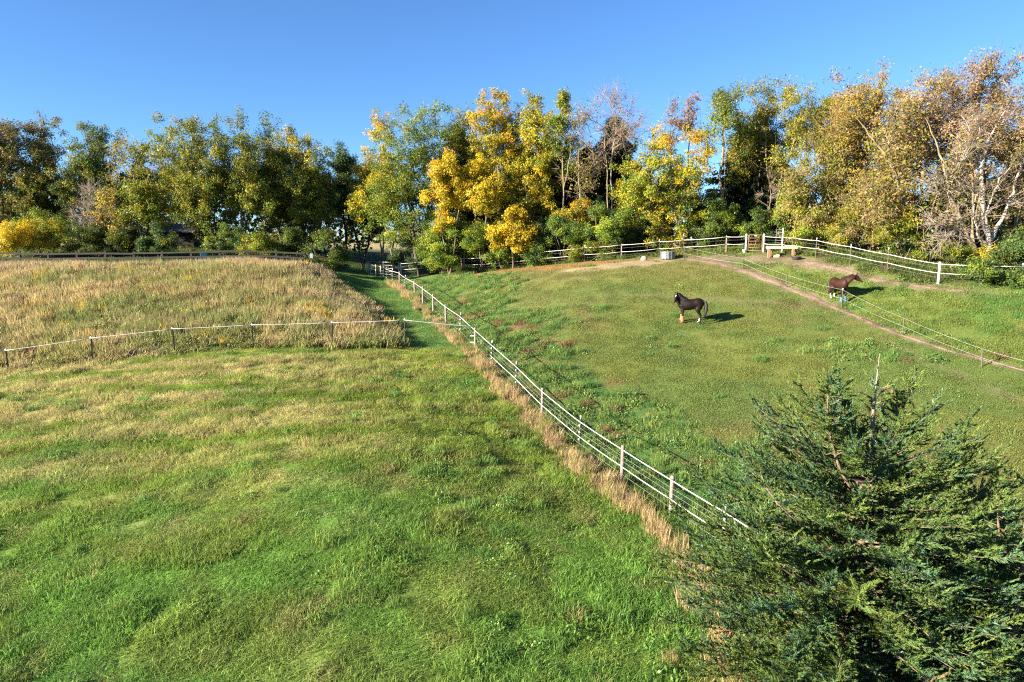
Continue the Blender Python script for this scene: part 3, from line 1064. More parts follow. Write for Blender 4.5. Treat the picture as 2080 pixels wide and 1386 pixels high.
def frusta_mesh(name, p0, p1, r0, r1, mat):
    p0, p1, r0, r1 = map(np.asarray, (p0, p1, r0, r1))
    VV, QQ, off = [], [], 0
    for lo, hi, n in ((0, 0.022, 3), (0.022, 0.07, 5), (0.07, 9, 8)):
        k = (r0 >= lo) & (r0 < hi)
        if k.any():
            v, q = frusta(p0[k], p1[k], r0[k], r1[k], n)
            VV.append(v)
            QQ.append(q + off)
            off += len(v)
    return mesh_np(name, np.concatenate(VV), np.concatenate(QQ), mat, smooth=True)


def skeleton(r, base, trunks, centers, r_tip=0.011, r_exp=2.35, droop=0.0):
    """grow branches from the trunk polylines to every crown centre; returns segment arrays"""
    nodes = [np.array(base, float)]
    par = [-1]
    on_trunk = [0]
    for tr in trunks:
        prev = 0
        for p in tr:
            nodes.append(np.array(p, float))
            par.append(prev)
            prev = len(nodes) - 1
    N = np.array(nodes)
    order = np.argsort([np.min(np.linalg.norm(N - c, axis=1)) for c in centers])
    tips = []
    arr = np.zeros((len(nodes) + len(centers) * 5, 3))
    arr[:len(nodes)] = N
    cnt = len(nodes)
    for k in order:
        c = centers[k]
        A = arr[1:cnt]
        d = A - c
        hd = np.hypot(d[:, 0], d[:, 1])
        dist = np.sqrt((d ** 2).sum(1))
        cost = dist + 1.6 * np.maximum(0, d[:, 2] + 0.45 * hd)
        j = int(np.argmin(cost)) + 1
        p = arr[j]
        L = np.linalg.norm(c - p)
        m = max(1, min(4, int(L / 0.7)))
        prev = j
        side = r.normal(size=3) * 0.10 * L
        for s in range(1, m + 1):
            t = s / m
            q = p + (c - p) * t
            q = q + side * math.sin(PI * t) + np.array([0, 0, (-0.10 + droop) * L * math.sin(PI * t)])
            arr[cnt] = q
            par.append(prev)
            prev = cnt
            cnt += 1
        tips.append(prev)
    arr = arr[:cnt]
    w = np.zeros(cnt)
    for t in tips:
        w[t] += r_tip ** r_exp
    for k in range(cnt - 1, 0, -1):
        if w[k] == 0:
            w[k] = r_tip ** r_exp
        w[par[k]] += w[k]
    rad = w ** (1 / r_exp)
    par = np.array(par)
    k = np.arange(1, cnt)
    pr = par[k]
    r0 = np.minimum(rad[pr], rad[k] * 1.35)
    return arr[pr], arr[k], r0, rad[k], arr[tips]


def tri_leaves(c, s, r, col, asp, name, mat, bias=None, dirs=None):
    """one three-cornered leaf per centre, facing roughly along bias"""
    n = len(c)
    nrm = r.normal(size=(n, 3)) * 0.62
    if bias is not None:
        nrm = nrm + bias
    nrm /= np.linalg.norm(nrm, axis=1)[:, None] + 1e-9
    t = r.normal(size=(n, 3)) if dirs is None else dirs + 0.35 * r.normal(size=(n, 3))
    t -= nrm * (t * nrm).sum(1)[:, None]
    t /= np.linalg.norm(t, axis=1)[:, None] + 1e-9
    b = np.cross(nrm, t)
    s = np.asarray(s)[:, None]
    V = np.stack([c - t * s * asp * 0.45 + b * s * 0.5, c + t * s * asp * 0.6, c - t * s * asp * 0.45 - b * s * 0.5], 1).reshape(-1, 3)
    return mesh_np(name, V, np.arange(n * 3).reshape(n, 3), mat, np.repeat(col, 3, 0))


PAL = {
    'olive': [(0.19, 0.205, 0.03), (0.26, 0.25, 0.032), (0.14, 0.17, 0.028)],
    'olive_yellow': [(0.27, 0.25, 0.028), (0.34, 0.29, 0.026), (0.19, 0.205, 0.026)],
    'yellow': [(0.50, 0.39, 0.025), (0.54, 0.40, 0.022), (0.37, 0.33, 0.028)],
    'gold': [(0.55, 0.41, 0.028), (0.58, 0.38, 0.026), (0.44, 0.36, 0.03)],
    'green': [(0.13, 0.20, 0.024), (0.19, 0.245, 0.025), (0.09, 0.15, 0.022)],
    'lime': [(0.20, 0.27, 0.03), (0.27, 0.31, 0.03), (0.14, 0.21, 0.03)],
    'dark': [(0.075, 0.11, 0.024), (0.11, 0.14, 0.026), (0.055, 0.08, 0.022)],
    'bluegreen': [(0.085, 0.14, 0.045), (0.11, 0.18, 0.05), (0.06, 0.11, 0.035)],
    'bronze': [(0.16, 0.125, 0.035), (0.13, 0.125, 0.03), (0.20, 0.14, 0.045)],
    'rust': [(0.33, 0.20, 0.05), (0.30, 0.21, 0.055), (0.24, 0.19, 0.05)],
    'tan': [(0.29, 0.21, 0.10), (0.25, 0.20, 0.08), (0.21, 0.19, 0.06)],
    'pink': [(0.30, 0.19, 0.13), (0.26, 0.175, 0.115), (0.33, 0.22, 0.145)],
    'orange': [(0.50, 0.28, 0.04), (0.55, 0.34, 0.03), (0.43, 0.29, 0.04)],
    'spruce': [(0.018, 0.032, 0.016), (0.026, 0.042, 0.02), (0.014, 0.024, 0.014)],
}


def palette(r, names, n, weights=None):
    names = names if isinstance(names, (list, tuple)) else [names]
    w = np.array(weights if weights else [1] * len(names), float)
    pick = r.choice(len(names), n, p=w / w.sum())
    sub = r.integers(0, 3, n)
    tab = np.array([PAL[a] for a in names])
    return tab[pick, sub] * 0.95


def tree(name, label, px, top, wpx, low, Y, pal, lai=3.0, stems=1, lean=0.0, basepx=None, leaf=0.17, bare=0.0, bark='bark', twig='twig', seed=0,
         cat='tree', group=None, pal_top=None, clumps=None, sparse_low=0.0, rtip=0.012, side=None, shape=1.0, trunk_r=None, ybase=None):
    """a broadleaf tree placed so that its crown spans the given part of the photograph at depth Y (metres)"""
    r = np.random.default_rng(1000 + seed)
    if group in (G_L, G_C) and bare < 0.5:
        low += 25
        wpx *= 1.1
    cx = P(px, 500, Y)[0]
    bx = P(basepx, 500, Y)[0] if basepx is not None else cx
    bz = tzs(bx, Y)
    ztop = P(px, top, Y)[2]
    zlow = max(P(px, low, Y)[2], bz + 0.15)
    W = wpx / FPX * Y / CT
    Hc = ztop - zlow
    H = ztop - bz
    ctr = np.array([cx, Y, (ztop + zlow) / 2])
    R3 = np.array([W / 2, max(min(W / 2, 4.2), 1.2) * shape, Hc / 2])
    # lobes make the outline uneven
    nl = int(np.clip(4 + W * Hc * 0.16, 5, 18))
    lob = r.normal(size=(nl, 3))
    lob /= np.linalg.norm(lob, axis=1)[:, None]
    lob *= (r.random(nl) ** 0.5)[:, None] * 0.72
    lob[0] = (0, 0, 0.66)
    lob[1] = (-0.62, 0.0, -0.1)
    lob[2] = (0.62, 0.1, -0.05)
    lr = (0.30 + 0.2 * r.random(nl))
    A = W * Hc
    n = clumps or int(np.clip(A * 3.6, 40, 420))
    lai = lai * 1.1 * (1.35 if group == G_R else 1.0)
    pick = r.choice(nl, n, p=lr ** 2 / (lr ** 2).sum())
    dv = r.normal(size=(n, 3))
    dv /= np.linalg.norm(dv, axis=1)[:, None]
    u = lob[pick] + dv * (lr[pick] * r.random(n) ** 0.4)[:, None]
    u = u * (np.linalg.norm(u, axis=1) / ((np.abs(u) ** 4).sum(1) ** 0.25 + 1e-9))[:, None] ** 0.9
    cen = ctr + u * R3
    cen[:, 2] = np.clip(cen[:, 2], bz + 0.3, ztop)
    # stems
    trunks = []
    base = np.array([bx, Y, bz - 0.1])
    for k in range(stems):
        a = r.random() * 2 * PI
        sp = 0.0 if stems == 1 else (0.16 + 0.22 * r.random()) * W
        tx = cx + (math.cos(a) * sp if stems > 1 else 0) + (lean * W)
        ty = Y + (math.sin(a) * sp * 0.6)
        tp = np.array([tx, ty, zlow + Hc * (0.72 if stems == 1 else 0.5 + 0.25 * r.random())])
        m = max(5, int((tp[2] - bz) / 0.7))
        t = np.linspace(0, 1, m + 1)[1:, None]
        wob = np.cumsum(r.normal(size=(m, 3)) * [0.07, 0.07, 0], 0)
        pts = base + (tp - base) * np.concatenate([t ** 1.35, t ** 1.35, t], 1) + wob
        trunks.append(pts)
    p0, p1, r0, r1, tips = skeleton(r, base, trunks, cen, rtip)
    # twigs at the tips
    nt = int(1 + 12 * bare)
    tp = np.repeat(tips, nt, 0)
    outw = (tp - ctr) / R3
    outw /= np.linalg.norm(outw, axis=1)[:, None] + 1e-6
    td = outw * 0.7 + r.normal(size=tp.shape) * 0.55 + [0, 0, 0.35 if bare else 0.1]
    td /= np.linalg.norm(td, axis=1)[:, None]
    tl = (0.35 + (0.5 + 0.45 * bare) * r.random(len(tp))) * np.clip(W / 5, 0.6, 1.25)
    te = tp + td * tl[:, None]
    tr_ = np.full(len(tp), rtip * 0.75)
    root = thing(name, label, cat, tuple(base + [0, 0, 0.1]), group=group)
    off = base + [0, 0, 0.1]
    if trunk_r:
        f = trunk_r / max(r0.max(), 1e-3)
        r0 = np.where(r0 > 0.04, 0.04 + (r0 - 0.04) * f, r0)
        r1 = np.where(r1 > 0.04, 0.04 + (r1 - 0.04) * f, r1)
    link('trunk', frusta_mesh('trunk', p0 - off, p1 - off, r0, r1, M[bark]), root)
    fine = (bare > 0.15)
    if fine or nt:
        link('twigs', frusta_mesh('twigs', tp - off, te - off, tr_, tr_ * 0.4, M[twig]), root)['kind'] = 'stuff'
    if lai > 0:
        lf = leaf * (0.54 if group == G_R else 0.58)
        if seed in (5, 11, 14, 15, 16, 17, 47, 57, 58, 59, 60):
            lf *= 1.35
        nleaf = int(min(lai * A / (lf * lf * 0.62), 44000))
        src = np.concatenate([cen, cen, tp + (te - tp) * 0.8])
        keepc = r.random(len(cen)) > bare * 0.6
        wgt = np.concatenate([keepc * 1.0, keepc * 1.0, np.repeat(keepc, nt) * (1.6 / nt)])
        # a lower crown part may have lost its leaves
        if sparse_low:
            hf = np.clip((src[:, 2] - zlow) / Hc, 0, 1)
            wgt *= np.where(hf < sparse_low, 0.25, 1.0)
        pk = r.choice(len(src), nleaf, p=wgt / wgt.sum())
        sig = np.clip(0.62 * math.sqrt(A / n), 0.26, 0.6)
        gd = r.normal(size=(nleaf, 3))
        gd /= np.linalg.norm(gd, axis=1)[:, None]
        gd *= (r.random(nleaf) ** 0.5)[:, None] * 1.75
        lc = src[pk] + gd * [sig, sig, sig * 0.75]
        ob = (lc - ctr) / R3 ** 2
        ob /= np.linalg.norm(ob, axis=1)[:, None] + 1e-9
        ob = ob * 0.55 + gd * 0.38 + [0, 0, 0.12]
        lc[:, 2] = np.maximum(lc[:, 2], tz(lc[:, 0], lc[:, 1]) + 0.03)
        # colour: each clump its own hue, a top palette for the upper crown
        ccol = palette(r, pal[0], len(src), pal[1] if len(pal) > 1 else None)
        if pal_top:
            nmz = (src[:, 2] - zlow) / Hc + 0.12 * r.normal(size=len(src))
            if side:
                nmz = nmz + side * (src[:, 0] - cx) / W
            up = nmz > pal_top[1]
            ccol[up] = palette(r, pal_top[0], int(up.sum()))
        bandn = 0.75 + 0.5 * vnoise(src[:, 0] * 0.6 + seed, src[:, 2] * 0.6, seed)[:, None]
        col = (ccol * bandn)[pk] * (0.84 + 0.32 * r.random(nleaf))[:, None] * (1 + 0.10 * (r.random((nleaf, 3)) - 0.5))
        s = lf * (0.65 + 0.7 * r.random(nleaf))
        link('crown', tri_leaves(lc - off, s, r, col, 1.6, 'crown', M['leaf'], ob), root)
    return root


def shrub(label, px, top, wpx, low, Y, pal, lai=4.0, seed=0, leaf=0.13, name='shrub', cat='shrub', **k):
    return tree(name, label, px, top, wpx, low, Y, pal, lai, stems=4, leaf=leaf, seed=500 + seed, cat=cat, rtip=0.009, clumps=None, **k)


def spruce(label, px, top, wpx, Y, seed, low=None, pal='spruce', group=None):
    r = np.random.default_rng(3000 + seed)
    cx = P(px, 500, Y)[0]
    bz = tzs(cx, Y)
    zt = P(px, top, Y)[2]
    H = zt - bz
    R = wpx * 1.9 / FPX * Y / 2
    p0, p1, r0, r1 = [], [], [], []
    zz = np.linspace(0, H, 14)
    for a, b in zip(zz[:-1], zz[1:]):
        p0.append((0, 0, a))
        p1.append((0, 0, b))
        r0.append(0.16 * (1 - a / H) + 0.02)
        r1.append(0.16 * (1 - b / H) + 0.02)
    lc, ld = [], []
    z = 0.8
    while z < H - 0.15:
        f = 1 - z / H
        L = R * (f ** 0.62) * (0.75 + 0.4 * r.random()) + 0.12
        nb = 7
        a0 = r.random() * 6
        for k in range(nb):
            a = a0 + k * 2 * PI / nb + r.normal() * 0.2
            Lk = L * (0.75 + 0.45 * r.random())
            d = np.array([math.cos(a), math.sin(a), -0.18 + 0.5 * (1 - f) ** 2])
            e = np.array([0, 0, z]) + d * Lk + [0, 0, 0.08 * Lk]
            p0.append((0, 0, z))
            p1.append(e)
            r0.append(0.03)
            r1.append(0.008)
            m = int(14 + 40 * Lk)
            t = r.random(m) ** 0.7
            c = np.array([0, 0, z]) + (e - [0, 0, z]) * t[:, None] + r.normal(size=(m, 3)) * [0.14, 0.14, 0.09]
            c[:, 2] -= 0.12 * t
            lc.append(c)
            sd = np.array([-d[1], d[0], 0])[None] * r.choice([-1, 1], m)[:, None]
            ld.append(d[None] * 0.8 + sd * 0.6 - [0, 0, 0.5])
        z += 0.17 + 0.14 * f
    lc = np.concatenate(lc)
    ld = np.concatenate(ld)
    ld /= np.linalg.norm(ld, axis=1)[:, None]
    root = thing('spruce_tree', label, 'tree', (cx, Y, bz), group=group)
    link('trunk', frusta_mesh('trunk', p0, p1, r0, r1, M['bark_dark']), root)
    col = palette(r, pal, len(lc)) * (0.7 + 0.6 * r.random(len(lc)))[:, None]
    link('crown', tri_leaves(lc, 0.14 * (0.7 + 0.6 * r.random(len(lc))), r, col, 3.0, 'crown', M['leaf'], np.array([0, 0, 0.5]), ld), root)
    return root


G_L = 'tall trees behind the dark plank fence'
G_C = 'trees behind the middle of the paddock fence'
G_R = 'trees beyond the right side of the paddock'
G_S = 'shrubs along the foot of the tree line'
T = tree
# ---- left of the mown path
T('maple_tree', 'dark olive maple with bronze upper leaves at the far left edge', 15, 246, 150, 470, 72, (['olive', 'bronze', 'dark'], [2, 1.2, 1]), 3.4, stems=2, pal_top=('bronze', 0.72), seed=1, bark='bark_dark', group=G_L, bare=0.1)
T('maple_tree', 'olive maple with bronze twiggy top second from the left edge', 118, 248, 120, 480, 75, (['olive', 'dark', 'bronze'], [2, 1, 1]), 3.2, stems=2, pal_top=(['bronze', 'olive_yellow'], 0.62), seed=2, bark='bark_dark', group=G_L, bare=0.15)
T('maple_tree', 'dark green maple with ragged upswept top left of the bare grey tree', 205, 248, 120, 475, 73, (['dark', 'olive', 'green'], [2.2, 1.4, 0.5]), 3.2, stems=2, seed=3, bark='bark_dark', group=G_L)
T('bare_tree', 'thin bare grey tree with few yellow leaves beside the dark green maple', 262, 275, 80, 420, 68, (['olive_yellow'],), 0.25, stems=2, bare=0.9, seed=4, bark='bark_tan', twig='twig_tan', group=G_L, clumps=46)
T('maple_tree', 'dull green maple with brown top behind the thin bare grey tree', 300, 280, 80, 460, 79, (['dark', 'olive', 'bronze'], [2, 1, 1]), 2.8, stems=2, seed=5, bark='bark_dark', group=G_L)
T('bare_tree', 'pinkish brown twiggy tree peeping over the crowns left of the big cottonwood', 345, 276, 80, 420, 82, (['pink', 'bronze'],), 0.5, stems=2, bare=0.8, seed=6, bark='bark', group=G_L, clumps=70)
T('young_tree', 'small yellow green tree with airy leaves in front of the thin bare grey tree', 292, 325, 62, 470, 66, (['lime', 'olive_yellow'],), 1.6, stems=2, seed=7, group=G_L)
T('cottonwood_tree', 'large olive yellow cottonwood with open crown left of the tallest green cottonwood', 410, 246, 185, 470, 69, (['olive', 'olive_yellow', 'green'], [1.6, 0.8, 0.8]), 2.5, stems=3, seed=8, bark='bark_tan', group=G_L, basepx=435)
T('cottonwood_tree', 'large green cottonwood with pale leaning trunk, tallest of the left tree line', 515, 238, 200, 455, 70, (['olive', 'olive_yellow', 'green'], [1.6, 0.6, 1.0]), 2.6, stems=3, seed=9, bark='bark_tan', basepx=488, group=G_L)
T('cottonwood_tree', 'dark green tree with rounded golden top at the right end of the left tree line', 615, 252, 118, 490, 72, (['dark', 'olive', 'olive_yellow'], [1.2, 1.2, 0.5]), 3.0, stems=2, pal_top=(['gold', 'yellow'], 0.84), side=0.0, seed=10, bark='bark_dark', group=G_L)
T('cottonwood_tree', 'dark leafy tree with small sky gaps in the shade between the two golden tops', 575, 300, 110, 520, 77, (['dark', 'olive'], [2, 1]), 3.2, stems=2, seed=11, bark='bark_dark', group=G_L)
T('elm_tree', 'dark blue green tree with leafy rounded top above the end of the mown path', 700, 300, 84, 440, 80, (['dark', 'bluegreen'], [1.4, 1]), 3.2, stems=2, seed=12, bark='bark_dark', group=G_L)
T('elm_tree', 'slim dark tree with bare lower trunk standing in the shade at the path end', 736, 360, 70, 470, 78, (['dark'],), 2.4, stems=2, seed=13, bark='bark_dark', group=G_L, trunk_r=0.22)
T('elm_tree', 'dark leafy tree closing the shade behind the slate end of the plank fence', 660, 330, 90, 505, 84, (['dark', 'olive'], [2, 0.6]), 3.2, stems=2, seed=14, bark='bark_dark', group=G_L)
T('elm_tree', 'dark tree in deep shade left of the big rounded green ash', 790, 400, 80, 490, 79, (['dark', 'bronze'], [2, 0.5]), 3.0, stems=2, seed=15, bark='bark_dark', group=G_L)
# left of the frame: the same row goes on and throws its shade into view
T('maple_tree', 'dark olive maple almost wholly cut off by the left edge', -62, 262, 140, 500, 77, (['olive', 'dark'],), 2.6, stems=2, seed=16, bark='bark_dark', group=G_L)
# weeping dead tree, small orange tree
T('dead_tree', 'grey dead arching tree with drooping twigs behind the dark plank fence', 192, 372, 95, 500, 66, (['bronze'],), 0.0, stems=3, bare=1.0, seed=18, bark='bark', twig='twig_grey', clumps=90, basepx=235, group=G_L)
T('young_tree', 'small golden orange tree beside the grey dead arching tree', 222, 385, 56, 482, 65.5, (['gold', 'olive_yellow', 'tan'],), 1.1, stems=2, seed=19, group=G_L)
# ---- middle
T('ash_tree', 'orange yellow ash showing behind the left shoulder of the big green ash', 778, 238, 90, 460, 74, (['orange', 'yellow', 'olive_yellow'], [0.6, 1.4, 0.9]), 2.6, stems=2, seed=20, group=G_C)
T('ash_tree', 'big rounded green ash tallest on the left of the middle tree group', 850, 221, 190, 505, 69.5, (['green', 'lime', 'olive'], [1.8, 0.9, 0.8]), 4.0, stems=2, seed=21, group=G_C, bark='bark_dark')
T('ash_tree', 'low yellow boughed ash hanging over the fence left of the bright green willow', 762, 360, 78, 440, 70, (['yellow', 'olive_yellow', 'lime'],), 2.6, stems=1, seed=22, group=G_C, basepx=800)
T('ash_tree', 'olive yellow ash with bare twigs on top right of the big green ash', 940, 210, 100, 440, 72, (['olive_yellow', 'olive'], [1.2, 1]), 2.8, stems=2, seed=23, bare=0.25, group=G_C)
T('ash_tree', 'tall yellow ash with peach top in the centre of the middle group', 1018, 196, 110, 450, 70, (['olive_yellow', 'olive', 'yellow'], [1.7, 1.0, 0.5]), 3.2, stems=2, pal_top=(['yellow', 'orange'], 0.82), seed=24, group=G_C)
T('ash_tree', 'tall bright yellow ash right of the peach topped ash', 1080, 188, 92, 440, 69, (['olive_yellow', 'yellow', 'lime'], [1.5, 0.9, 0.6]), 3.0, stems=2, seed=25, group=G_C)
T('ash_tree', 'slender ash with green leaves only at its top beside the bare trees', 1142, 179, 62, 330, 67, (['green', 'olive'], [1.4, 1]), 1.9, stems=2, seed=26, bare=0.3, sparse_low=0.6, bark='bark_tan', group=G_C)
T('young_tree', 'golden yellow small tree with full round crown in front of the middle group', 912, 316, 88, 440, 65.5, (['gold', 'yellow'], [1.6, 1]), 4.2, stems=2, seed=27, group=G_C)
T('young_tree', 'golden yellow small tree with ragged crown right of the round golden one', 978, 326, 84, 440, 66, (['yellow', 'gold', 'olive_yellow'], [1.4, 0.9, 0.7]), 3.0, stems=2, seed=28, group=G_C)
T('young_tree', 'low golden orange maple bough reaching over the perimeter fence', 1042, 432, 84, 500, 64.5, (['gold', 'orange', 'yellow'], [1.4, 0.4, 1.0]), 4.0, stems=2, seed=29, leaf=0.2, group=G_C)
T('young_tree', 'olive yellow small tree under the slender ash', 1070, 350, 90, 430, 67, (['olive_yellow', 'yellow', 'olive'],), 2.0, stems=2, seed=30, group=G_C)
T('bare_tree', 'bare grey tree with slim forked trunk left of the tall bare tree', 1178, 215, 92, 430, 66.5, (['bronze', 'olive_yellow'],), 0.22, stems=2, bare=0.9, seed=31, bark='bark_tan', clumps=80, group=G_C)
T('bare_tree', 'tall bare grey tree with broad fan of twigs in front of the dark spruce', 1237, 182, 150, 330, 66, (['pink'],), 0.10, stems=2, bare=1.0, seed=32, bark='bark_tan', twig='twig_grey', clumps=120, group=G_C)
spruce('tall dark spruce behind the broad bare tree', 1244, 240, 84, 72, 1, group=G_C)
spruce('dark spruce left of the tall dark spruce', 1188, 300, 78, 73, 2, group=G_C)
spruce('dark spruce behind the slender ash', 1125, 290, 88, 74, 3, group=G_C)
spruce('dark spruce hidden behind the golden yellow trees', 1060, 330, 90, 75, 4, group=G_C)
spruce('dark spruce deep behind the round golden tree', 985, 345, 90, 76, 5, group=G_C)
spruce('dark spruce right of the tall dark spruce, showing low behind the yellow ash', 1300, 360, 80, 75, 6, group=G_C)
# ---- middle right
T('ash_tree', 'yellow green ash with thin pale trunk behind the stock tank', 1338, 246, 150, 500, 63, (['lime', 'olive_yellow', 'yellow', 'green'], [1.3, 1.1, 0.8, 0.7]), 3.3, stems=3, seed=40, pal_top=(['orange', 'yellow'], 0.85), side=0.55, group=G_C, basepx=1365, bark='bark_tan')
T('bare_tree', 'pink twigged tree top left, rising above the yellow green ash', 1358, 206, 52, 300, 66, (['pink'],), 0.5, stems=2, bare=0.9, seed=41, clumps=40, group=G_C)
T('bare_tree', 'pink twigged tree top right, rising above the orange side of the ash', 1396, 198, 54, 300, 66.5, (['pink'],), 0.55, stems=2, bare=0.9, seed=42, clumps=44, group=G_C)
T('ash_tree', 'tall open ash with green tufts on top and bare pale trunk', 1462, 181, 100, 330, 64, (['green', 'olive'], [1.2, 1]), 1.1, stems=2, seed=43, bare=0.45, bark='bark_tan', group=G_R, clumps=60, trunk_r=0.2)
T('ash_tree', 'broad olive yellow ash with fine mauve twigs at its right side', 1562, 174, 150, 390, 65, (['olive_yellow', 'olive'], [1.4, 1]), 1.5, stems=3, seed=44, bare=0.55, bark='bark_tan', group=G_R)
T('ash_tree', 'olive leaved ash in front of the dark spruce left of the gate', 1528, 230, 100, 420, 66.5, (['olive', 'olive_yellow'],), 2.2, stems=2, seed=45, group=G_R)
spruce('dark spruce behind the olive leaved ash near the red gate', 1512, 262, 110, 69, 7, group=G_R)
spruce('dark spruce right of the gate, low behind the broad olive ash', 1570, 330, 90, 71, 8, group=G_R)
T('maple_tree', 'dark green tree rising over the shrub left of the red gate', 1450, 395, 100, 490, 64, (['dark', 'olive', 'green'], [1.6, 1, 0.6]), 3.4, stems=3, seed=46, group=G_R, bark='bark_dark')
T('maple_tree', 'shadowed dark tree behind the gate', 1530, 400, 90, 490, 66, (['dark'],), 3.2, stems=3, seed=47, group=G_R, bark='bark_dark')
T('dead_tree', 'dark leafless trunk pair standing just behind the gate', 1556, 350, 44, 430, 61.5, (['dark'],), 0.0, stems=2, bare=0.8, seed=48, bark='bark_tan', clumps=24, group=G_R, trunk_r=0.2)
T('maple_tree', 'green yellow tree showing behind the rust orange elm', 1672, 204, 74, 330, 66, (['green', 'olive_yellow'],), 2.8, stems=2, seed=49, group=G_R)
T('elm_tree', 'large rust orange elm with rounded top right of the gate', 1758, 145, 200, 430, 58, (['rust', 'tan', 'olive_yellow'], [1.6, 0.8, 0.7]), 1.6, stems=3, seed=50, bare=0.5, twig='twig_tan', bark='bark_tan', group=G_R, basepx=1800)
T('elm_tree', 'wide tan elm with drooping lower boughs beside the rust orange elm', 1660, 275, 170, 492, 58, (['tan', 'olive', 'olive_yellow', 'lime'], [1.5, 0.9, 0.8, 0.5]), 1.9, stems=4, seed=51, bare=0.5, twig='twig_tan', bark='bark_tan', group=G_R, basepx=1690)
T('young_tree', 'bright green leafy sapling just right of the gate', 1610, 395, 66, 480, 60, (['lime', 'green'],), 2.6, stems=3, seed=52, group=G_R)
T('elm_tree', 'thin leaved pinkish elm in the middle of the right tree group', 1880, 138, 150, 420, 55, (['pink', 'tan', 'rust'], [1, 1, 0.9]), 1.25, stems=3, seed=53, bare=0.6, twig='twig', bark='bark_tan', group=G_R)
T('elm_tree', 'tallest pinkish elm with fine twigs near the right edge', 1975, 118, 170, 400, 53, (['pink', 'tan', 'rust'], [1.2, 1, 0.5]), 1.15, stems=3, seed=54, bare=0.65, twig='twig', bark='bark_tan', group=G_R)
T('elm_tree', 'pinkish elm running out of the right edge', 2065, 168, 130, 430, 51, (['pink', 'tan', 'olive_yellow'], [1, 1, 0.8]), 1.4, stems=3, seed=55, bare=0.55, twig='twig', bark='bark_tan', group=G_R)
T('elm_tree', 'tan and olive elm with low boughs behind the leaning trunks', 1800, 300, 150, 520, 55, (['tan', 'olive', 'rust'], [1.4, 1, 0.5]), 1.5, stems=4, seed=56, bare=0.6, twig='twig_tan', bark='bark_tan', group=G_R)
T('elm_tree', 'olive brown elm in the shade behind the white barked tree', 1935, 300, 150, 500, 56, (['olive', 'tan', 'dark'], [1.2, 0.8, 0.8]), 1.8, stems=4, seed=57, bare=0.5, twig='twig', bark='bark', group=G_R)
T('elm_tree', 'olive tree filling the right edge behind the white barked tree', 2055, 290, 130, 510, 56, (['olive', 'dark', 'tan'], [1.2, 1, 0.6]), 2.0, stems=3, seed=58, bare=0.4, bark='bark', group=G_R)
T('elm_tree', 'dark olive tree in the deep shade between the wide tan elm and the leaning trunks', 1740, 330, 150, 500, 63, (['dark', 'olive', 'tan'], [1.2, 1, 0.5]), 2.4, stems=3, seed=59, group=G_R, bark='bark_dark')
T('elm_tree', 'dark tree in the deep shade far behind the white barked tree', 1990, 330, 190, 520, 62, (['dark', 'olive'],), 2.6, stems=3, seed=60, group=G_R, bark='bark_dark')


def limb_tree(name, label, cat, limbs, Y, bark, twig, seed, ntw, leaf=None, group=None):
    """a tree drawn limb by limb: each limb is a list of (photo x, photo y, depth offset, radius)"""
    r = np.random.default_rng(seed)
    P0, P1, R0, R1 = [], [], [], []
    twp = []
    b = limbs[0][0]
    off = P(b[0], b[1], Y + b[2])
    off[2] = tzs(off[0], off[1])
    for lm in limbs:
        q = np.array([P(x, y, Y + dy) for x, y, dy, _ in lm])
        rd = np.array([l[3] for l in lm])
        t = np.linspace(0, 1, len(lm))
        tt = np.linspace(0, 1, len(lm) * 3 - 2)
        pts = np.stack([np.interp(tt, t, q[:, k]) for k in range(3)], 1)
        pts[1:-1] += r.normal(size=(len(tt) - 2, 3)) * 0.05
        rr = np.interp(tt, t, rd)
        if lm is limbs[0]:
            pts[0, 2] = min(pts[0, 2], off[2]) - 0.1
        P0 += list(pts[:-1])
        P1 += list(pts[1:])
        R0 += list(rr[:-1])
        R1 += list(rr[1:])
        if lm is not limbs[0] or len(limbs) == 1:
            for k in range(len(pts)):
                if rr[k] < 0.12:
                    twp.append((pts[k], pts[min(k + 1, len(pts) - 1)] - pts[max(k - 1, 0)], rr[k]))
    root = thing(name, label, cat, tuple(off), group=group)
    link('trunk', frusta_mesh('trunk', np.array(P0) - off, np.array(P1) - off, R0, R1, M[bark]), root)
    a0, a1, ra, rb = [], [], [], []
    for _ in range(ntw):
        p, d, rad = twp[r.integers(len(twp))]
        d = d / (np.linalg.norm(d) + 1e-6)
        v = d * 0.6 + r.normal(size=3) * 0.7 + [0, 0, 0.1]
        v /= np.linalg.norm(v)
        L = 0.5 + 1.1 * r.random()
        e = p + v * L
        a0.append(p); a1.append(e); ra.append(min(rad * 0.5, 0.022)); rb.append(0.008)
        for _k in range(4):
            s = p + (e - p) * (0.3 + 0.65 * r.random())
            w = v * 0.6 + r.normal(size=3) * 0.6
            w /= np.linalg.norm(w)
            a0.append(s); a1.append(s + w * (0.25 + 0.5 * r.random())); ra.append(0.010); rb.append(0.004)
    link('twigs', frusta_mesh('twigs', np.array(a0) - off, np.array(a1) - off, ra, rb, M[twig]), root)['kind'] = 'stuff'
    if leaf:
        names, n, lo = leaf
        src = np.array(a1)
        src = src[src[:, 2] > off[2] + lo]
        pk = r.integers(0, len(src), n)
        lc = src[pk] + r.normal(size=(n, 3)) * 0.28
        col = palette(r, names, n) * (0.7 + 0.6 * r.random(n))[:, None]
        link('crown', tri_leaves(lc - off, 0.14 * (0.6 + 0.7 * r.random(n)), r, col, 1.6, 'crown', M['leaf']), root)
    return root


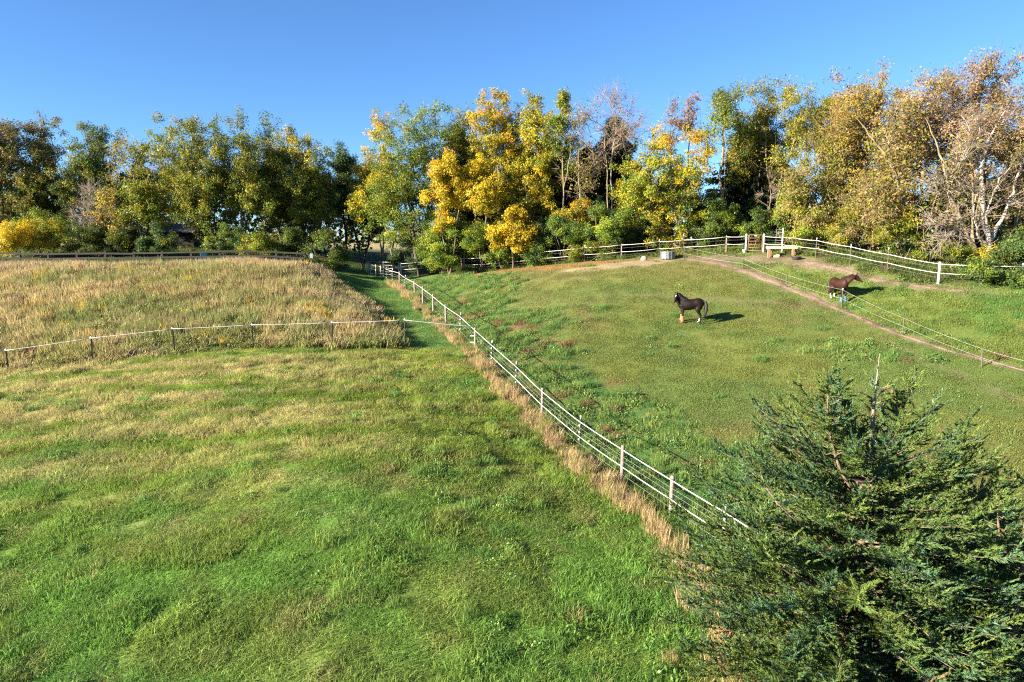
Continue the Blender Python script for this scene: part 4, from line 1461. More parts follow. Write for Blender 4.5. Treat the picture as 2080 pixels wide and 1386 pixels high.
limb_tree('dead_tree', 'white barked dead tree with forked bare crown near the right edge', 'tree',
          [[(2012, 525, 0, .21), (2006, 480, 0, .19), (1998, 420, 0, .16), (1992, 370, 0, .14), (1994, 330, 0, .12), (2008, 285, 0.2, .085), (2028, 250, 0.3, .055), (2042, 225, 0.3, .03)],
           [(1993, 320, 0, .085), (1984, 290, -.2, .06), (1968, 260, -.3, .035), (1952, 235, -.3, .02)],
           [(1990, 300, 0, .06), (1992, 265, .2, .04), (1985, 240, .3, .02)],
           [(2010, 490, 0, .17), (2034, 450, .3, .13), (2048, 415, .4, .10), (2062, 380, .5, .075), (2072, 330, .6, .05), (2078, 290, .6, .03)],
           [(2046, 420, .4, .07), (2070, 410, .6, .05), (2100, 395, .8, .03)],
           [(2000, 440, 0, .06), (2016, 400, -.3, .05), (2030, 365, -.5, .035), (2052, 340, -.6, .02)],
           [(2020, 262, .2, .04), (2040, 245, .3, .03), (2060, 228, .4, .015)],
           [(1996, 400, 0, .05), (1978, 385, -.4, .03), (1962, 372, -.6, .02)],
           [(2006, 500, 0, .09), (1985, 480, -.4, .07), (1978, 440, -.6, .05), (1982, 400, -.7, .03)]], 50, 'bark_white', 'twig_grey', 71, 300, group=G_R)
limb_tree('leaning_tree', 'mossy leaning trunk with drooping dead twigs left of the white barked tree', 'tree',
          [[(2004, 548, 0, .24), (1990, 525, 0, .22), (1968, 485, 0, .19), (1948, 448, .2, .17), (1935, 405, .3, .14), (1925, 370, .4, .11), (1915, 330, .5, .08), (1900, 285, .6, .05), (1880, 240, .7, .03)],
           [(1944, 435, .2, .10), (1950, 390, .5, .08), (1956, 340, .8, .06), (1958, 300, 1, .04)],
           [(1936, 405, .3, .08), (1915, 380, 0, .05), (1890, 365, -.3, .03)],
           [(1950, 450, .2, .07), (1920, 445, -.5, .05), (1895, 452, -.9, .03)],
           [(1958, 465, .1, .06), (1930, 475, -.7, .04), (1910, 492, -1, .02)],
           [(1926, 370, .4, .07), (1950, 330, 0, .05), (1970, 300, -.3, .03)]], 49.5, 'bark_tan', 'twig_grey', 72, 330, (['tan', 'olive'], 900, 3.0), group=G_R)
limb_tree('leaning_tree', 'pale leaning trunk with tan leaves rising left from the perimeter fence', 'tree',
          [[(1888, 545, 0, .17), (1876, 505, 0, .16), (1858, 460, .1, .15), (1838, 410, .2, .14), (1822, 365, .3, .12), (1810, 335, .4, .10), (1790, 305, .5, .08), (1765, 275, .6, .05), (1740, 240, .8, .03)],
           [(1824, 370, .3, .08), (1840, 320, .6, .06), (1850, 270, .8, .04), (1850, 225, 1, .02)],
           [(1838, 410, .2, .08), (1800, 400, -.3, .05), (1765, 385, -.6, .03)],
           [(1850, 440, .1, .06), (1815, 445, -.5, .045), (1780, 440, -.9, .03)],
           [(1812, 340, .4, .07), (1805, 290, .1, .05), (1810, 240, -.1, .03)]], 51.5, 'bark_tan', 'twig_tan', 73, 330, (['tan', 'olive', 'rust'], 3800, 2.0), group=G_R)

# ---- shrubs and low growth
S = shrub
S('bright yellow shrub at the left edge behind the dark plank fence', 42, 462, 118, 528, 64, (['gold', 'yellow'], [1, 1.2]), 3.6, 1, group=G_S)
S('light green shrub above the bright yellow shrub', 84, 432, 110, 500, 66, (['lime', 'olive_yellow'],), 3.0, 2, group=G_S)
S('long dark green hedge of brush behind the plank fence', 190, 470, 150, 535, 65, (['dark', 'olive'], [2, 0.4]), 4.6, 3, group=G_S)
S('dark shadowed shrub between the dark brush and the shed', 268, 462, 90, 530, 67, (['dark', 'olive'],), 4.2, 4, group=G_S)
S('round blue green shrub left of the dark shed', 325, 458, 64, 524, 64.5, (['bluegreen', 'olive'], [2, 0.6]), 3.8, 5, group=G_S)
S('round green shrub right of the dark shed', 456, 458, 66, 525, 64.5, (['bluegreen', 'lime'], [1.6, 0.7]), 3.8, 6, group=G_S)
S('yellow green shrub behind the plank fence, below the pale leaning trunk', 525, 472, 78, 530, 63.5, (['lime', 'green', 'olive_yellow'],), 3.2, 7, group=G_S)
S('dark green shrub near the end of the plank fence', 590, 470, 70, 535, 66, (['dark', 'green'], [1.5, 0.7]), 4.0, 8, group=G_S)
S('dark bushy shrub at the corner between plank fence and mown path', 655, 478, 84, 545, 64.5, (['dark', 'green', 'bluegreen'], [1.6, 0.7, 0.6]), 4.2, 9, group=G_S)
S('grey green shrub right of the pipe gate', 828, 488, 66, 550, 70.8, (['bluegreen'],), 4.0, 10, group=G_S)
S('large bright green willow shrub over the perimeter fence', 912, 425, 132, 560, 66.8, (['lime', 'green'], [1.7, 1]), 4.6, 11, group=G_S, name='willow_shrub')
S('dark green shrub behind the right flank of the bright willow shrub', 975, 455, 90, 550, 68, (['dark', 'bluegreen'],), 4.0, 12, group=G_S)
S('green vine growing over the rails below the bright willow shrub', 895, 515, 52, 562, 66.6, (['green', 'olive_yellow', 'lime'],), 3.6, 13, group=G_S, name='vine', cat='vine')
S('green vine growing over the rails under the low golden bough', 1018, 505, 74, 556, 64.8, (['green', 'bluegreen', 'lime'],), 3.4, 14, group=G_S, name='vine', cat='vine')
S('dark green shrub behind the fence right of the low golden bough', 1100, 452, 84, 530, 66, (['bluegreen', 'dark'],), 4.0, 15, group=G_S)
S('orange tinted low tree between the green shrubs of the middle fence', 1172, 405, 80, 480, 65, (['olive_yellow', 'orange', 'olive'],), 2.6, 16, group=G_S)
S('rounded mid green shrub behind the fence below the slender ash', 1142, 448, 76, 525, 64.2, (['bluegreen', 'green'],), 4.0, 17, group=G_S)
S('large yellow green shrub below the tall bare tree', 1222, 420, 96, 515, 63.5, (['green', 'lime', 'bluegreen'], [1.4, 1, 0.6]), 4.2, 18, group=G_S)
S('dark green shrub beside the yellow green ash trunk', 1288, 445, 70, 515, 64, (['bluegreen', 'dark'],), 4.0, 19, group=G_S)
S('green and yellow vine on the rails under the large yellow green shrub', 1200, 495, 90, 532, 62.9, (['green', 'olive_yellow', 'lime'],), 2.8, 20, group=G_S, name='vine', cat='vine')
S('bushy vine on the rails left of the big vine in the middle fence', 1095, 505, 60, 545, 63.9, (['bluegreen', 'green'],), 3.0, 21, group=G_S, name='vine', cat='vine')
S('dark leafy shrub left of the red gate', 1450, 410, 104, 500, 62, (['green', 'dark', 'bluegreen'], [1, 1.2, 0.6]), 4.4, 22, group=G_S)
S('small green shrub right behind the red gate', 1532, 425, 50, 495, 61, (['green', 'bluegreen'],), 3.4, 23, group=G_S)
S('low tan and green brush right of the gate', 1660, 440, 120, 510, 56.5, (['tan', 'lime', 'olive'],), 3.0, 24, group=G_S)
S('tan brush hanging over the descending perimeter fence', 1745, 430, 110, 530, 54, (['tan', 'olive', 'olive_yellow'], [1.6, 1, 0.6]), 3.2, 25, group=G_S)
S('yellow green shrub between the two leaning trunks', 1838, 425, 90, 545, 51.5, (['olive_yellow', 'lime', 'olive'], [1, 1, 0.6]), 3.0, 26, group=G_S)
S('dark green thicket below the mossy leaning trunk', 1925, 500, 110, 570, 50.2, (['green', 'dark', 'olive_yellow'], [1, 1, 0.4]), 4.0, 27, group=G_S)
S('leafy green bush in front of the rails at the foot of the white barked tree', 2000, 525, 90, 582, 45.3, (['bluegreen', 'green', 'dark'], [1, 1, 0.6]), 4.2, 28, group=G_S)
S('dark blue green thicket at the right edge behind the rails', 2062, 470, 100, 585, 47.5, (['bluegreen', 'dark'],), 4.4, 29, group=G_S)
S('yellowing small shrub at the foot of the leaning trunk', 2018, 500, 46, 555, 48, (['olive_yellow', 'yellow', 'lime'],), 2.6, 30, group=G_S)
S('leafy bush in front of the rails at the very right edge', 2075, 545, 60, 588, 44.6, (['bluegreen', 'green'],), 4.0, 31, group=G_S)

# far woods closing the horizon
def far_woods():
    r = np.random.default_rng(77)
    n = 9000
    X = (r.random(n) - 0.5) * 1500
    Y = 430 + 60 * r.random(n) + 40 * np.sin(X * 0.006)
    h = 6 + 4 * vnoise(X * 0.03, Y * 0, 3)
    c = np.stack([X, Y, 6.8 + h * r.random(n)], 1)
    col = palette(r, ['olive', 'dark', 'bronze', 'olive_yellow'], n)
    o = link('far_woods', quad_leaves(c, 2.6 * (0.6 + 0.8 * r.random(n)), r, col, 1.3, 'far_woods', M['leaf'], 0.1))
    o['kind'] = 'stuff'
far_woods()

# ------------------------------------------------------------------ background wood that reads as one dark mass
def background_woods():
    r = np.random.default_rng(88)
    n = 26000
    X = np.concatenate([-95 + 75 * r.random(n // 2), -9 + 85 * r.random(n // 2)])
    Y = 88 + 9 * r.random(n) + 3 * np.sin(X * 0.2)
    top = np.where(X < -10, 6.5, 4.0) + 5.0 * fbm(X * 0.11, X * 0 + 4, 91, 3)
    top = np.where((X > 6) & (X < 22), top * 0.75, top)
    h = top * r.random(n) ** 0.8
    c = np.stack([X, Y, tz(X, Y) + h], 1) + r.normal(size=(n, 3)) * [0.3, 0.3, 0.2]
    col = palette(r, ['dark', 'spruce', 'olive'], n, [2, 2, 0.5]) * (0.7 + 0.6 * r.random(n))[:, None]
    o = link('background_woods', quad_leaves(c, 0.42 * (0.6 + 0.8 * r.random(n)), r, col, 1.4, 'background_woods', M['leaf'], 0.1))
    o['kind'] = 'stuff'


background_woods()

# ------------------------------------------------------------------ fences
def post_mesh(name, rad, h, mat, n=10):
    """a round post with a bevelled, slightly domed top"""
    return MB().lathe([(rad * 1.04, -0.25), (rad, 0.2), (rad * 0.97, h - 0.03), (rad * 0.8, h - 0.005), (rad * 0.25, h)], n).mesh(name, mat, True)


def stake_mesh(h):
    """a steel T stake: two thin webs"""
    return MB().box((-0.028, -0.005, -0.3), (0.028, 0.003, h)).box((-0.004, 0.003, -0.3), (0.005, 0.055, h)).mesh('stake', M['steel_green'])


def cap_mesh():
    return MB().lathe([(0.034, -0.09), (0.036, 0.0), (0.03, 0.02), (0.01, 0.035)], 8).mesh('cap', M['plastic_white'], True)


def insul_mesh():
    return MB().box((-0.035, -0.055, -0.03), (0.035, -0.005, 0.03), 0.008).mesh('insulator', M['plastic_white'])


POSTM = {}
CAPM, INSM, STAKEM = cap_mesh(), insul_mesh(), {}


def add_post(root, off, p, h, rad, mat):
    key = (rad, round(h, 2), mat)
    if key not in POSTM:
        POSTM[key] = post_mesh('post', rad, h, M[mat])
    o = link('post', POSTM[key], root, tuple(np.array(p) - off))
    o.rotation_euler = (rng.normal() * 0.012, rng.normal() * 0.012, rng.random() * 6)
    return o


def add_stake(root, off, p, h, caps=True, ins=()):
    key = round(h, 2)
    if key not in STAKEM:
        STAKEM[key] = stake_mesh(h)
    o = link('stake', STAKEM[key], root, tuple(np.array(p) - off))
    o.rotation_euler = (rng.normal() * 0.02, rng.normal() * 0.02, -1.2)
    if caps:
        link('cap', CAPM, o, (0, 0.01, h))
    for z in ins:
        link('insulator', INSM, o, (0, 0, z))
    return o


def span(root, off, a, b, rad, mat, sag=0.02, name='rail', n=6, m=5):
    a, b = np.array(a), np.array(b)
    t = np.linspace(0, 1, m)[:, None]
    p = a + (b - a) * t
    p[:, 2] -= (4 * t * (1 - t))[:, 0] * sag
    return MB().tube(p - off, rad, n).build(name, M[mat], root, True)


# the long fence up the slope
posts = []
for px, py, k in FENCE_POSTS:
    Y = fence_Y(px, py)
    x = float(fence_x(Y))
    posts.append((x, Y, tzs(x, Y), k, P(px, py, Y)[2]))
for Y, k in ((18.2, 't'), (16.0, 'w'), (13.4, 't'), (11.0, 'w'), (8.6, 't'), (6.0, 'w')):
    x = float(fence_x(Y))
    g = tzs(x, Y)
    posts.append((x, Y, g, k, g + 1.35))
off = np.array([posts[13][0], posts[13][1], posts[13][2]])
lf = thing('fence', 'long fence of wooden posts and white rails running diagonally up the slope', 'fence', tuple(off))
rails = []
for x, Y, g, k, top in posts:
    h = float(np.clip(top - g, 1.1, 1.6))
    if k == 'w':
        add_post(lf, off, (x, Y, g), h, 0.07, 'wood_post')
    elif k == 'p':
        add_post(lf, off, (x, Y, g), h, 0.05, 'white')
    else:
        add_stake(lf, off, (x, Y, g), h + 0.05, True, (h * 0.32, h * 0.55, h * 0.75))
    rails.append((x - 0.09, Y - 0.03, g + h - 0.10, g + h - 0.72))
for a, b in zip(rails[:-1], rails[1:]):
    span(lf, off, (a[0], a[1], a[2]), (b[0], b[1], b[2]), 0.020, 'white', 0.012)
    if a[1] < 38.5:
        span(lf, off, (a[0], a[1], a[3]), (b[0], b[1], b[3]), 0.019, 'white', 0.02)
for dz in (-0.25, -0.42, -0.9):
    pts = np.array([(r_[0], r_[1], r_[2] + dz) for r_ in rails]) - off
    MB().tube(pts, 0.005, 4).build('wire', M['wire'], lf)
# white insulator arms low on the corner post where the rope is tied
cp = posts[13]
for z in (0.35, 0.72):
    MB().box((-0.30, -0.02, -0.02), (-0.06, 0.02, 0.02), 0.006).build('insulator', M['plastic_white'], lf, loc=(cp[0] - off[0], cp[1] - off[1], z))

# pipe gate at the top of the mown path
g0 = np.array(P(748, 540, 76)); g0[2] = tzs(g0[0], g0[1])
g1 = np.array(P(810, 545, 70.2)); g1[2] = tzs(g1[0], g1[1])
pg = thing('pipe_gate', 'white pipe gate with four bars at the top of the mown path', 'gate', tuple(g0))
ztop = P(760, 532.5, 75)[2]
zt1 = P(810, 533.5, 70)[2]
for k in range(5):
    f = k / 4
    a = np.array([0.15, -0.1, (ztop - g0[2]) * (1 - f) + 0.22 * f])
    b = np.array([g1[0] - g0[0] - 0.12, g1[1] - g0[1] - 0.08, zt1 - g0[2] - (zt1 - g1[2] - 0.22) * f])
    MB().tube([a, b], 0.03, 6).build('bar', M['galv'] if k else M['white'], pg, True)
for f in (0.02, 0.5, 0.98):
    q = (g1 - g0) * f
    hh = (ztop - g0[2]) * (1 - f) + (zt1 - g1[2]) * f
    MB().tube([q + [0.05, -0.05, 0.18], q + [0.05, -0.05, hh]], 0.03, 6).build('upright', M['galv'], pg, True)
for q, h in ((np.zeros(3), ztop - g0[2] + 0.03), (g1 - g0, zt1 - g1[2] + 0.1)):
    o = link('post', post_mesh('post', 0.065, h, M['white']), pg, tuple(q))

# perimeter fence behind and right of the paddock
per = np.array([P(*q_) for q_ in PERIM])
pz = tz(per[:, 0], per[:, 1])
off = np.array([per[9][0], per[9][1], pz[9]])
pf = thing('fence', 'white two rail fence along the top and right side of the paddock', 'fence', tuple(off))
kinds = ['p', 't', 'w', 't', 'w', 't', 'w', 't', 'tt', 'w', 'W', 'W', 'p', 't', 't', 't', 'tt', 'W', 't']
for k, (p, g, kd) in enumerate(zip(per, pz, kinds)):
    q_ = (p[0], p[1] + 0.1, g)
    if kd == 'w':
        add_post(pf, off, q_, float(p[2] - g + 0.12), 0.055, 'wood_post')
    elif kd == 'W':
        add_post(pf, off, q_, float(p[2] - g + (0.22 if k in (10, 11) else 0.16)), 0.085, 'white')
    elif kd == 'p':
        add_post(pf, off, q_, float(p[2] - g + (0.75 if k == 12 else 0.15)), 0.065, 'white')
    else:
        add_stake(pf, off, q_, float(p[2] - g + (0.45 if kd == 'tt' else 0.18)), True, (float(p[2] - g),))
for k in range(len(per) - 1):
    if k == 10:
        continue                       # the gate stands here
    a, b = per[k], per[k + 1]
    span(pf, off, a, b, 0.027, 'white', 0.04)
    span(pf, off, a - [0, 0, 0.6], b - [0, 0, 0.6], 0.024, 'white', 0.05)
end = per[-1] + (per[-1] - per[-2]) / np.linalg.norm(per[-1] - per[-2]) * 6
span(pf, off, per[-1], end, 0.05, 'white', 0.05)
span(pf, off, per[-1] - [0, 0, 0.6], end - [0, 0, 0.6], 0.045, 'white', 0.06)
for dz in (-0.28, -0.88):
    for sl in (slice(0, 11), slice(11, None)):
        MB().tube(per[sl] + [0, 0.04, dz] - off, 0.005, 4).build('wire', M['wire'], pf)

# red gate between the two white posts
a, b = per[10].copy(), per[11].copy()
a[2], b[2] = pz[10], pz[11]
L = np.linalg.norm((b - a)[:2])
rg = thing('pipe_gate', 'small red pipe gate with six bars between two white posts', 'gate', tuple(a), math.atan2(b[1] - a[1], b[0] - a[0]))
x0, x1, h0, h1 = 0.16, L - 0.16, 0.14, float(per[10][2] - pz[10]) + 0.12
MB().tube([(x0, 0, h0), (x0, 0, h1 - .06), (x0 + .06, 0, h1), (x1 - .06, 0, h1), (x1, 0, h1 - .06), (x1, 0, h0 + 0.0), (x0, 0, h0)], 0.026, 6).build('frame', M['rust_red'], rg, True)
for k in range(1, 5):
    z_ = h0 + (h1 - h0) * k / 5
    MB().tube([(x0 + .02, 0, z_), (x1 - .02, 0, z_)], 0.022, 6).build('bar', M['rust_red'], rg, True)
MB().box((L * 0.5 - 0.09, -0.035, h1 - 0.1), (L * 0.5 + 0.09, -0.028, h1 - 0.02)).build('plate', M['plastic_white'], rg)
MB().lathe([(0.09, 0), (0.11, 0.03), (0.13, 0.2), (0.135, 0.22), (0.12, 0.22), (0.10, 0.05), (0.02, 0.045)], 14)
o = MB().lathe([(0.11, 0), (0.12, 0.02), (0.15, 0.27), (0.16, 0.28), (0.14, 0.29), (0.11, 0.05), (0.02, 0.045)], 16).build('bucket', M['plastic_white'], None, True, (a[0] - 0.28, a[1] - 0.35, tzs(a[0] - 0.28, a[1] - 0.35)))
tag(o, 'small white bucket at the foot of the post left of the red gate', 'bucket')

# grey panel gate standing open behind the fence
q0 = np.array(P(1566, 495, 62.5)); q0[2] = tzs(q0[0], q0[1])
q1 = np.array(P(1590, 495, 58.2)); q1[2] = tzs(q1[0], q1[1])
gg = thing('pipe_gate', 'tall grey steel panel gate standing open behind the fence right of the red gate', 'gate', tuple(q0))
d = q1 - q0
zb, zt_ = 0.2, P(1575, 466.5, 61)[2] - q0[2]
for k in range(7):
    z_ = zb + (zt_ - zb) * k / 6
    MB().tube([np.array([0, 0, z_]), np.array([d[0], d[1], z_ + d[2] * 0.3])], 0.028, 6).build('bar', M['galv'], gg, True)
for f in (0.0, 0.42, 1.0):
    MB().tube([d * f * [1, 1, 0.3] + [0, -0.02, zb - 0.05], d * f * [1, 1, 0.3] + [0, -0.02, zt_]], 0.03, 6).build('upright', M['galv'], gg, True)

# electric wire fence dividing the paddock
WIRE_POSTS = [(1389, 529, 1.15), (1508, 547, 0.85), (1597, 585, 0.95), (1709, 626, 1.25), (1833, 680, 1.0), (1993, 748, 1.0), (2150, 792, 1.0)]
wp = np.array([hit(a_, b_) for a_, b_, _ in WIRE_POSTS])
off = wp[2]
ef = thing('fence', 'thin electric wire fence on slim stakes crossing the paddock beside the dirt track', 'fence', tuple(off))
for p, (_, _, h) in zip(wp, WIRE_POSTS):
    add_stake(ef, off, p, h, h > 1.2)
for f in (0.94, 0.48):
    pts = []
    for k in range(len(wp) - 1):
        for t in np.linspace(0, 1, 6)[: 6 if k == len(wp) - 2 else 5]:
            p = wp[k] * (1 - t) + wp[k + 1] * t
            h = WIRE_POSTS[k][2] * (1 - t) + WIRE_POSTS[k + 1][2] * t
            pts.append(p + [0, 0, h * f - 0.1 * 4 * t * (1 - t) * 0.6])
    MB().tube(np.array(pts) - off, 0.0065, 4).build('wire', M['wire_pale'], ef, True)

# white rope fence across the pasture
rp = []
for px, py, Y in ROPE_PTS:
    p = P(px, py, Y)
    rp.append((p[0], p[1], tzs(p[0], p[1]), p[2]))
off = np.array(rp[3][:3])
rf = thing('fence', 'single white rope fence on dark steel stakes across the front of the tall dry grass', 'fence', tuple(off))
for k, (x, y, g, t) in enumerate(rp):
    add_stake(rf, off, (x, y, g), float(np.clip(t - g + 0.06, 1.0, 1.7)), True, (float(np.clip(t - g, 0.9, 1.6)),))
rpts = [np.array([x, y - 0.05, t]) for x, y, g, t in rp] + [np.array([posts[13][0] - 0.06, posts[13][1] - 0.08, posts[13][2] + 1.27])]
for a, b in zip(rpts[:-1], rpts[1:]):
    o = span(rf, off, a, b, 0.018, 'rope', 0.02, 'rope', m=9)

# dark plank fence at the top of the meadow
xs = np.arange(-62, -17.5, 2.45)
ye = lambda x: 60.1 + 0.012 * (x + 18)
A = np.array([[x, ye(x), tzs(x, ye(x))] for x in xs])
# its top follows the line seen in the photograph
topz = np.array([np.interp(a[0] / a[1], [(0 - 1040) / 1400, (612 - 1040) / 1400], [0, 1]) for a in A])
off = A[-1].copy()
df = thing('fence', 'dark stained three plank fence along the top of the dry meadow', 'fence', tuple(off))
PLK = MB().box((-0.085, -0.07, -0.3), (0.085, 0.07, 1.42), 0.015).mesh('post', M['dark_plank'])
for a in A:
    o = link('post', PLK, df, tuple(a - off))
    o.rotation_euler = (0, rng.normal() * 0.012, 0)
for a, b in zip(A[:-1], A[1:]):
    for z_ in (1.25, 0.85, 0.45):
        m = MB()
        d = (b - a)
        L_ = np.linalg.norm(d)
        u = d / L_
        n_ = np.array([0, -1.0, 0])
        w_ = np.array([0, 0, 1.0])
        c0, c1 = a - off + [0, -0.09, z_ + rng.normal() * 0.012], b - off + [0, -0.09, z_ + rng.normal() * 0.012]
        c0 = c0 + u * 0.006
        c1 = c1 - u * 0.006
        ring = lambda c: np.array([c - w_ * 0.075 - n_ * 0.016, c + w_ * 0.075 - n_ * 0.016, c + w_ * 0.075 + n_ * 0.016, c - w_ * 0.075 + n_ * 0.016])
        m.rings([ring(c0), ring(c1)]).build('plank', M['dark_plank'], df)
o = MB().box((-0.13, -0.02, 0.15), (0.13, 0.02, 0.55), 0.01).build('board', M['pale_blue'], None, False, (off[0] + 0.55, off[1] - 0.05, off[2] + 0.72))
o2 = MB().box((-0.04, -0.03, -0.95), (0.04, 0.03, 0.6), 0.008).build('post', M['dark_plank'], o, False, (0, 0.055, 0.1))
o.name = 'notice_board'
tag(o, 'small pale blue board standing at the right end of the dark plank fence', 'board')

# ------------------------------------------------------------------ shed, chair
p = P(372, 500, 76)
p[2] = tzs(p[0], p[1])
sh = thing('shed', 'dark boarded shed with grey blue roof in the shade behind the left trees', 'shed', tuple(p), 0.08)
w_, dp, hw = 1.7, 1.6, 1.9
for k in range(12):
    z0 = 0.02 + hw / 12 * k
    MB().box((-w_, -dp, z0), (w_, -dp + 0.035, z0 + hw / 12 - 0.015), 0.006).build('wall_board', M['shed'], sh)
MB().box((-w_, -dp + 0.04, 0), (w_, dp, hw)).build('wall', M['shed'], sh)
rfm = MB()
rfm.add([(-w_ - .3, -dp - .35, hw - .05), (w_ + .3, -dp - .35, hw - .05), (w_ + .3, 0, hw + 0.8), (-w_ - .3, 0, hw + 0.8), (-w_ - .3, dp + .35, hw - .05), (w_ + .3, dp + .35, hw - .05),
         (-w_ - .3, -dp - .35, hw - .13), (w_ + .3, -dp - .35, hw - .13), (w_ + .3, 0, hw + 0.72), (-w_ - .3, 0, hw + 0.72), (-w_ - .3, dp + .35, hw - .13), (w_ + .3, dp + .35, hw - .13)],
        [(0, 1, 2, 3), (3, 2, 5, 4), (6, 9, 8, 7), (9, 10, 11, 8), (0, 6, 7, 1), (4, 5, 11, 10), (0, 3, 9, 6), (3, 4, 10, 9), (1, 7, 8, 2), (2, 8, 11, 5)])
rfm.build('roof', M['roof'], sh)
p = P(414, 515, 63)
p[2] = tzs(p[0], p[1])
ch = thing('garden_chair', 'teal wooden garden chair in the shade just behind the dark plank fence', 'chair', tuple(p), 0.5)
for k in range(5):
    MB().box((-0.28 + k * 0.115, 0.25, 0.38), (-0.28 + k * 0.115 + 0.10, 0.275, 1.05 + 0.08 * (1 - abs(k - 2) / 2)), 0.006).build('back_slat', M['teal'], ch).rotation_euler = (-0.25, 0, 0)
    MB().box((-0.29, -0.32 + k * 0.115, 0.34), (0.29, -0.32 + k * 0.115 + 0.1, 0.365), 0.005).build('seat_slat', M['teal'], ch)
for sx in (-0.32, 0.32):
    MB().box((sx - 0.02, -0.34, 0), (sx + 0.02, -0.26, 0.58), 0.005).build('leg', M['teal'], ch)
    MB().box((sx - 0.02, 0.22, 0), (sx + 0.02, 0.30, 0.58), 0.005).build('leg', M['teal'], ch)
    MB().box((sx - 0.07, -0.40, 0.58), (sx + 0.07, 0.32, 0.605), 0.008).build('armrest', M['teal'], ch)

# ------------------------------------------------------------------ stock tank, bench, tub, stones
p = hit(1356, 527)
tk = thing('stock_tank', 'round galvanised stock tank standing on the bare soil behind the paddock', 'tank', tuple(p))
prof = [(0.60, 0.0)]
for k in range(4):
    z_ = 0.08 + k * 0.14
    prof += [(0.60, z_), (0.625, z_ + 0.035), (0.60, z_ + 0.07)]
prof += [(0.605, 0.62), (0.64, 0.635), (0.64, 0.66), (0.59, 0.66), (0.585, 0.45)]
MB().lathe(prof, 28).build('body', M['galv'], tk, True)
MB().lathe([(0.58, 0.50), (0.575, 0.505), (0.3, 0.506), (0.02, 0.506)], 24).build('water', M['water'], tk, True)
for k in range(5):
    a_ = -2.5 + k * 0.42
    c_, s_ = math.cos(a_), math.sin(a_)
    MB().box((-0.04, -0.012, 0.0), (0.04, 0.012, 0.62), 0.004, a_ + PI / 2, (0.632 * c_, 0.632 * s_, 0)).build('seam', M['galv'], tk)

p = hit(1587, 522)
bn = thing('bench', 'pale topped timber bench on four brown block legs in front of the gate', 'bench', tuple(p), math.radians(-3))
MB().box((-1.16, -0.28, 0.62), (1.16, -0.02, 0.82), 0.015).build('top_plank', M['bench_top'], bn)
MB().box((-1.16, 0.0, 0.62), (1.16, 0.28, 0.815), 0.015).build('top_plank', M['bench_top'], bn)
for sx in (-0.95, 0.95):
    for sy in (-0.2, 0.2):
        MB().box((sx - 0.11 + (0.17 if sy > 0 else -0.10), sy - 0.09, -0.1), (sx + 0.09 + (0.17 if sy > 0 else -0.10), sy + 0.09, 0.618), 0.012).build('leg', M['bench_leg'], bn)

p = hit(1577, 522.5)
st = np.array([(r_, t_) for r_, t_ in zip((0.27, 0.20, 0.24, 0.30, 0.22, 0.18, 0.27), np.arange(7) * 2 * PI / 7)])
base = np.stack([st[:, 0] * np.cos(st[:, 1]), st[:, 0] * 0.6 * np.sin(st[:, 1]), np.zeros(7)], 1)
o = MB().rings([base * 1.0 - [0, 0, .05], base * 1.02 + [0.02, 0, 0.10], base * 0.7 + [0.10, 0, 0.16], base * 0.25 + [0.16, 0, 0.22]]).build('stone', M['tan_mat'], None, False, (p[0], p[1], p[2]))
tag(o, 'tan wedge shaped stone lying under the timber bench', 'stone')
p = hit(1308, 529)
o = MB().rings([base * 1.0 - [0, 0, .05], base * 1.05 + [0, 0, 0.1], base * 0.95 + [0.02, 0, 0.22], base * 0.5 + [0.0, 0, 0.33]]).build('stone', M['rock'], None, True, tuple(p))
tag(o, 'grey brown boulder on the sandy ground left of the stock tank', 'stone')
p = hit(1617, 528)
tb = thing('feed_tub', 'low black rubber feed tub on the dirt in front of the bench', 'tub', tuple(p))
MB().lathe([(0.27, 0.0), (0.30, 0.02), (0.36, 0.20), (0.385, 0.21), (0.385, 0.235), (0.35, 0.235), (0.30, 0.05), (0.05, 0.045)], 22).build('bowl', M['rubber'], tb, True)
for sx in (-1, 1):
    MB().tube([(sx * 0.37, -0.08, 0.2), (sx * 0.43, -0.07, 0.17), (sx * 0.43, 0.07, 0.17), (sx * 0.37, 0.08, 0.2)], 0.014, 6).build('handle', M['rubber'], tb, True)

# ------------------------------------------------------------------ horses
def mat_coat():
    m, nt, out = mat_new('horse_coat')
    L = nt.links
    at = nt.nodes.new('ShaderNodeAttribute')
    at.attribute_name = 'col'
    tc = nt.nodes.new('ShaderNodeTexCoord')
    nz = nt.nodes.new('ShaderNodeTexNoise')
    nz.inputs['Scale'].default_value = 6
    mr = nt.nodes.new('ShaderNodeMapRange')
    mr.inputs[3].default_value = 0.75
    mr.inputs[4].default_value = 1.25
    L.new(tc.outputs['Object'], nz.inputs['Vector'])
    L.new(nz.outputs[0], mr.inputs[0])
    mul = nt.nodes.new('ShaderNodeMix')
    mul.data_type = 'RGBA'
    mul.blend_type = 'MULTIPLY'
    mul.inputs[0].default_value = 1
    L.new(at.outputs['Color'], mul.inputs[6])
    L.new(mr.outputs[0], mul.inputs[7])
    p = nt.nodes.new('ShaderNodeBsdfPrincipled')
    p.inputs['Roughness'].default_value = 0.55
    p.inputs['Specular IOR Level'].default_value = 0.2
    L.new(mul.outputs[2], p.inputs['Base Color'])
    L.new(p.outputs[0], out.inputs[0])
    return m


M['coat'] = mat_coat()


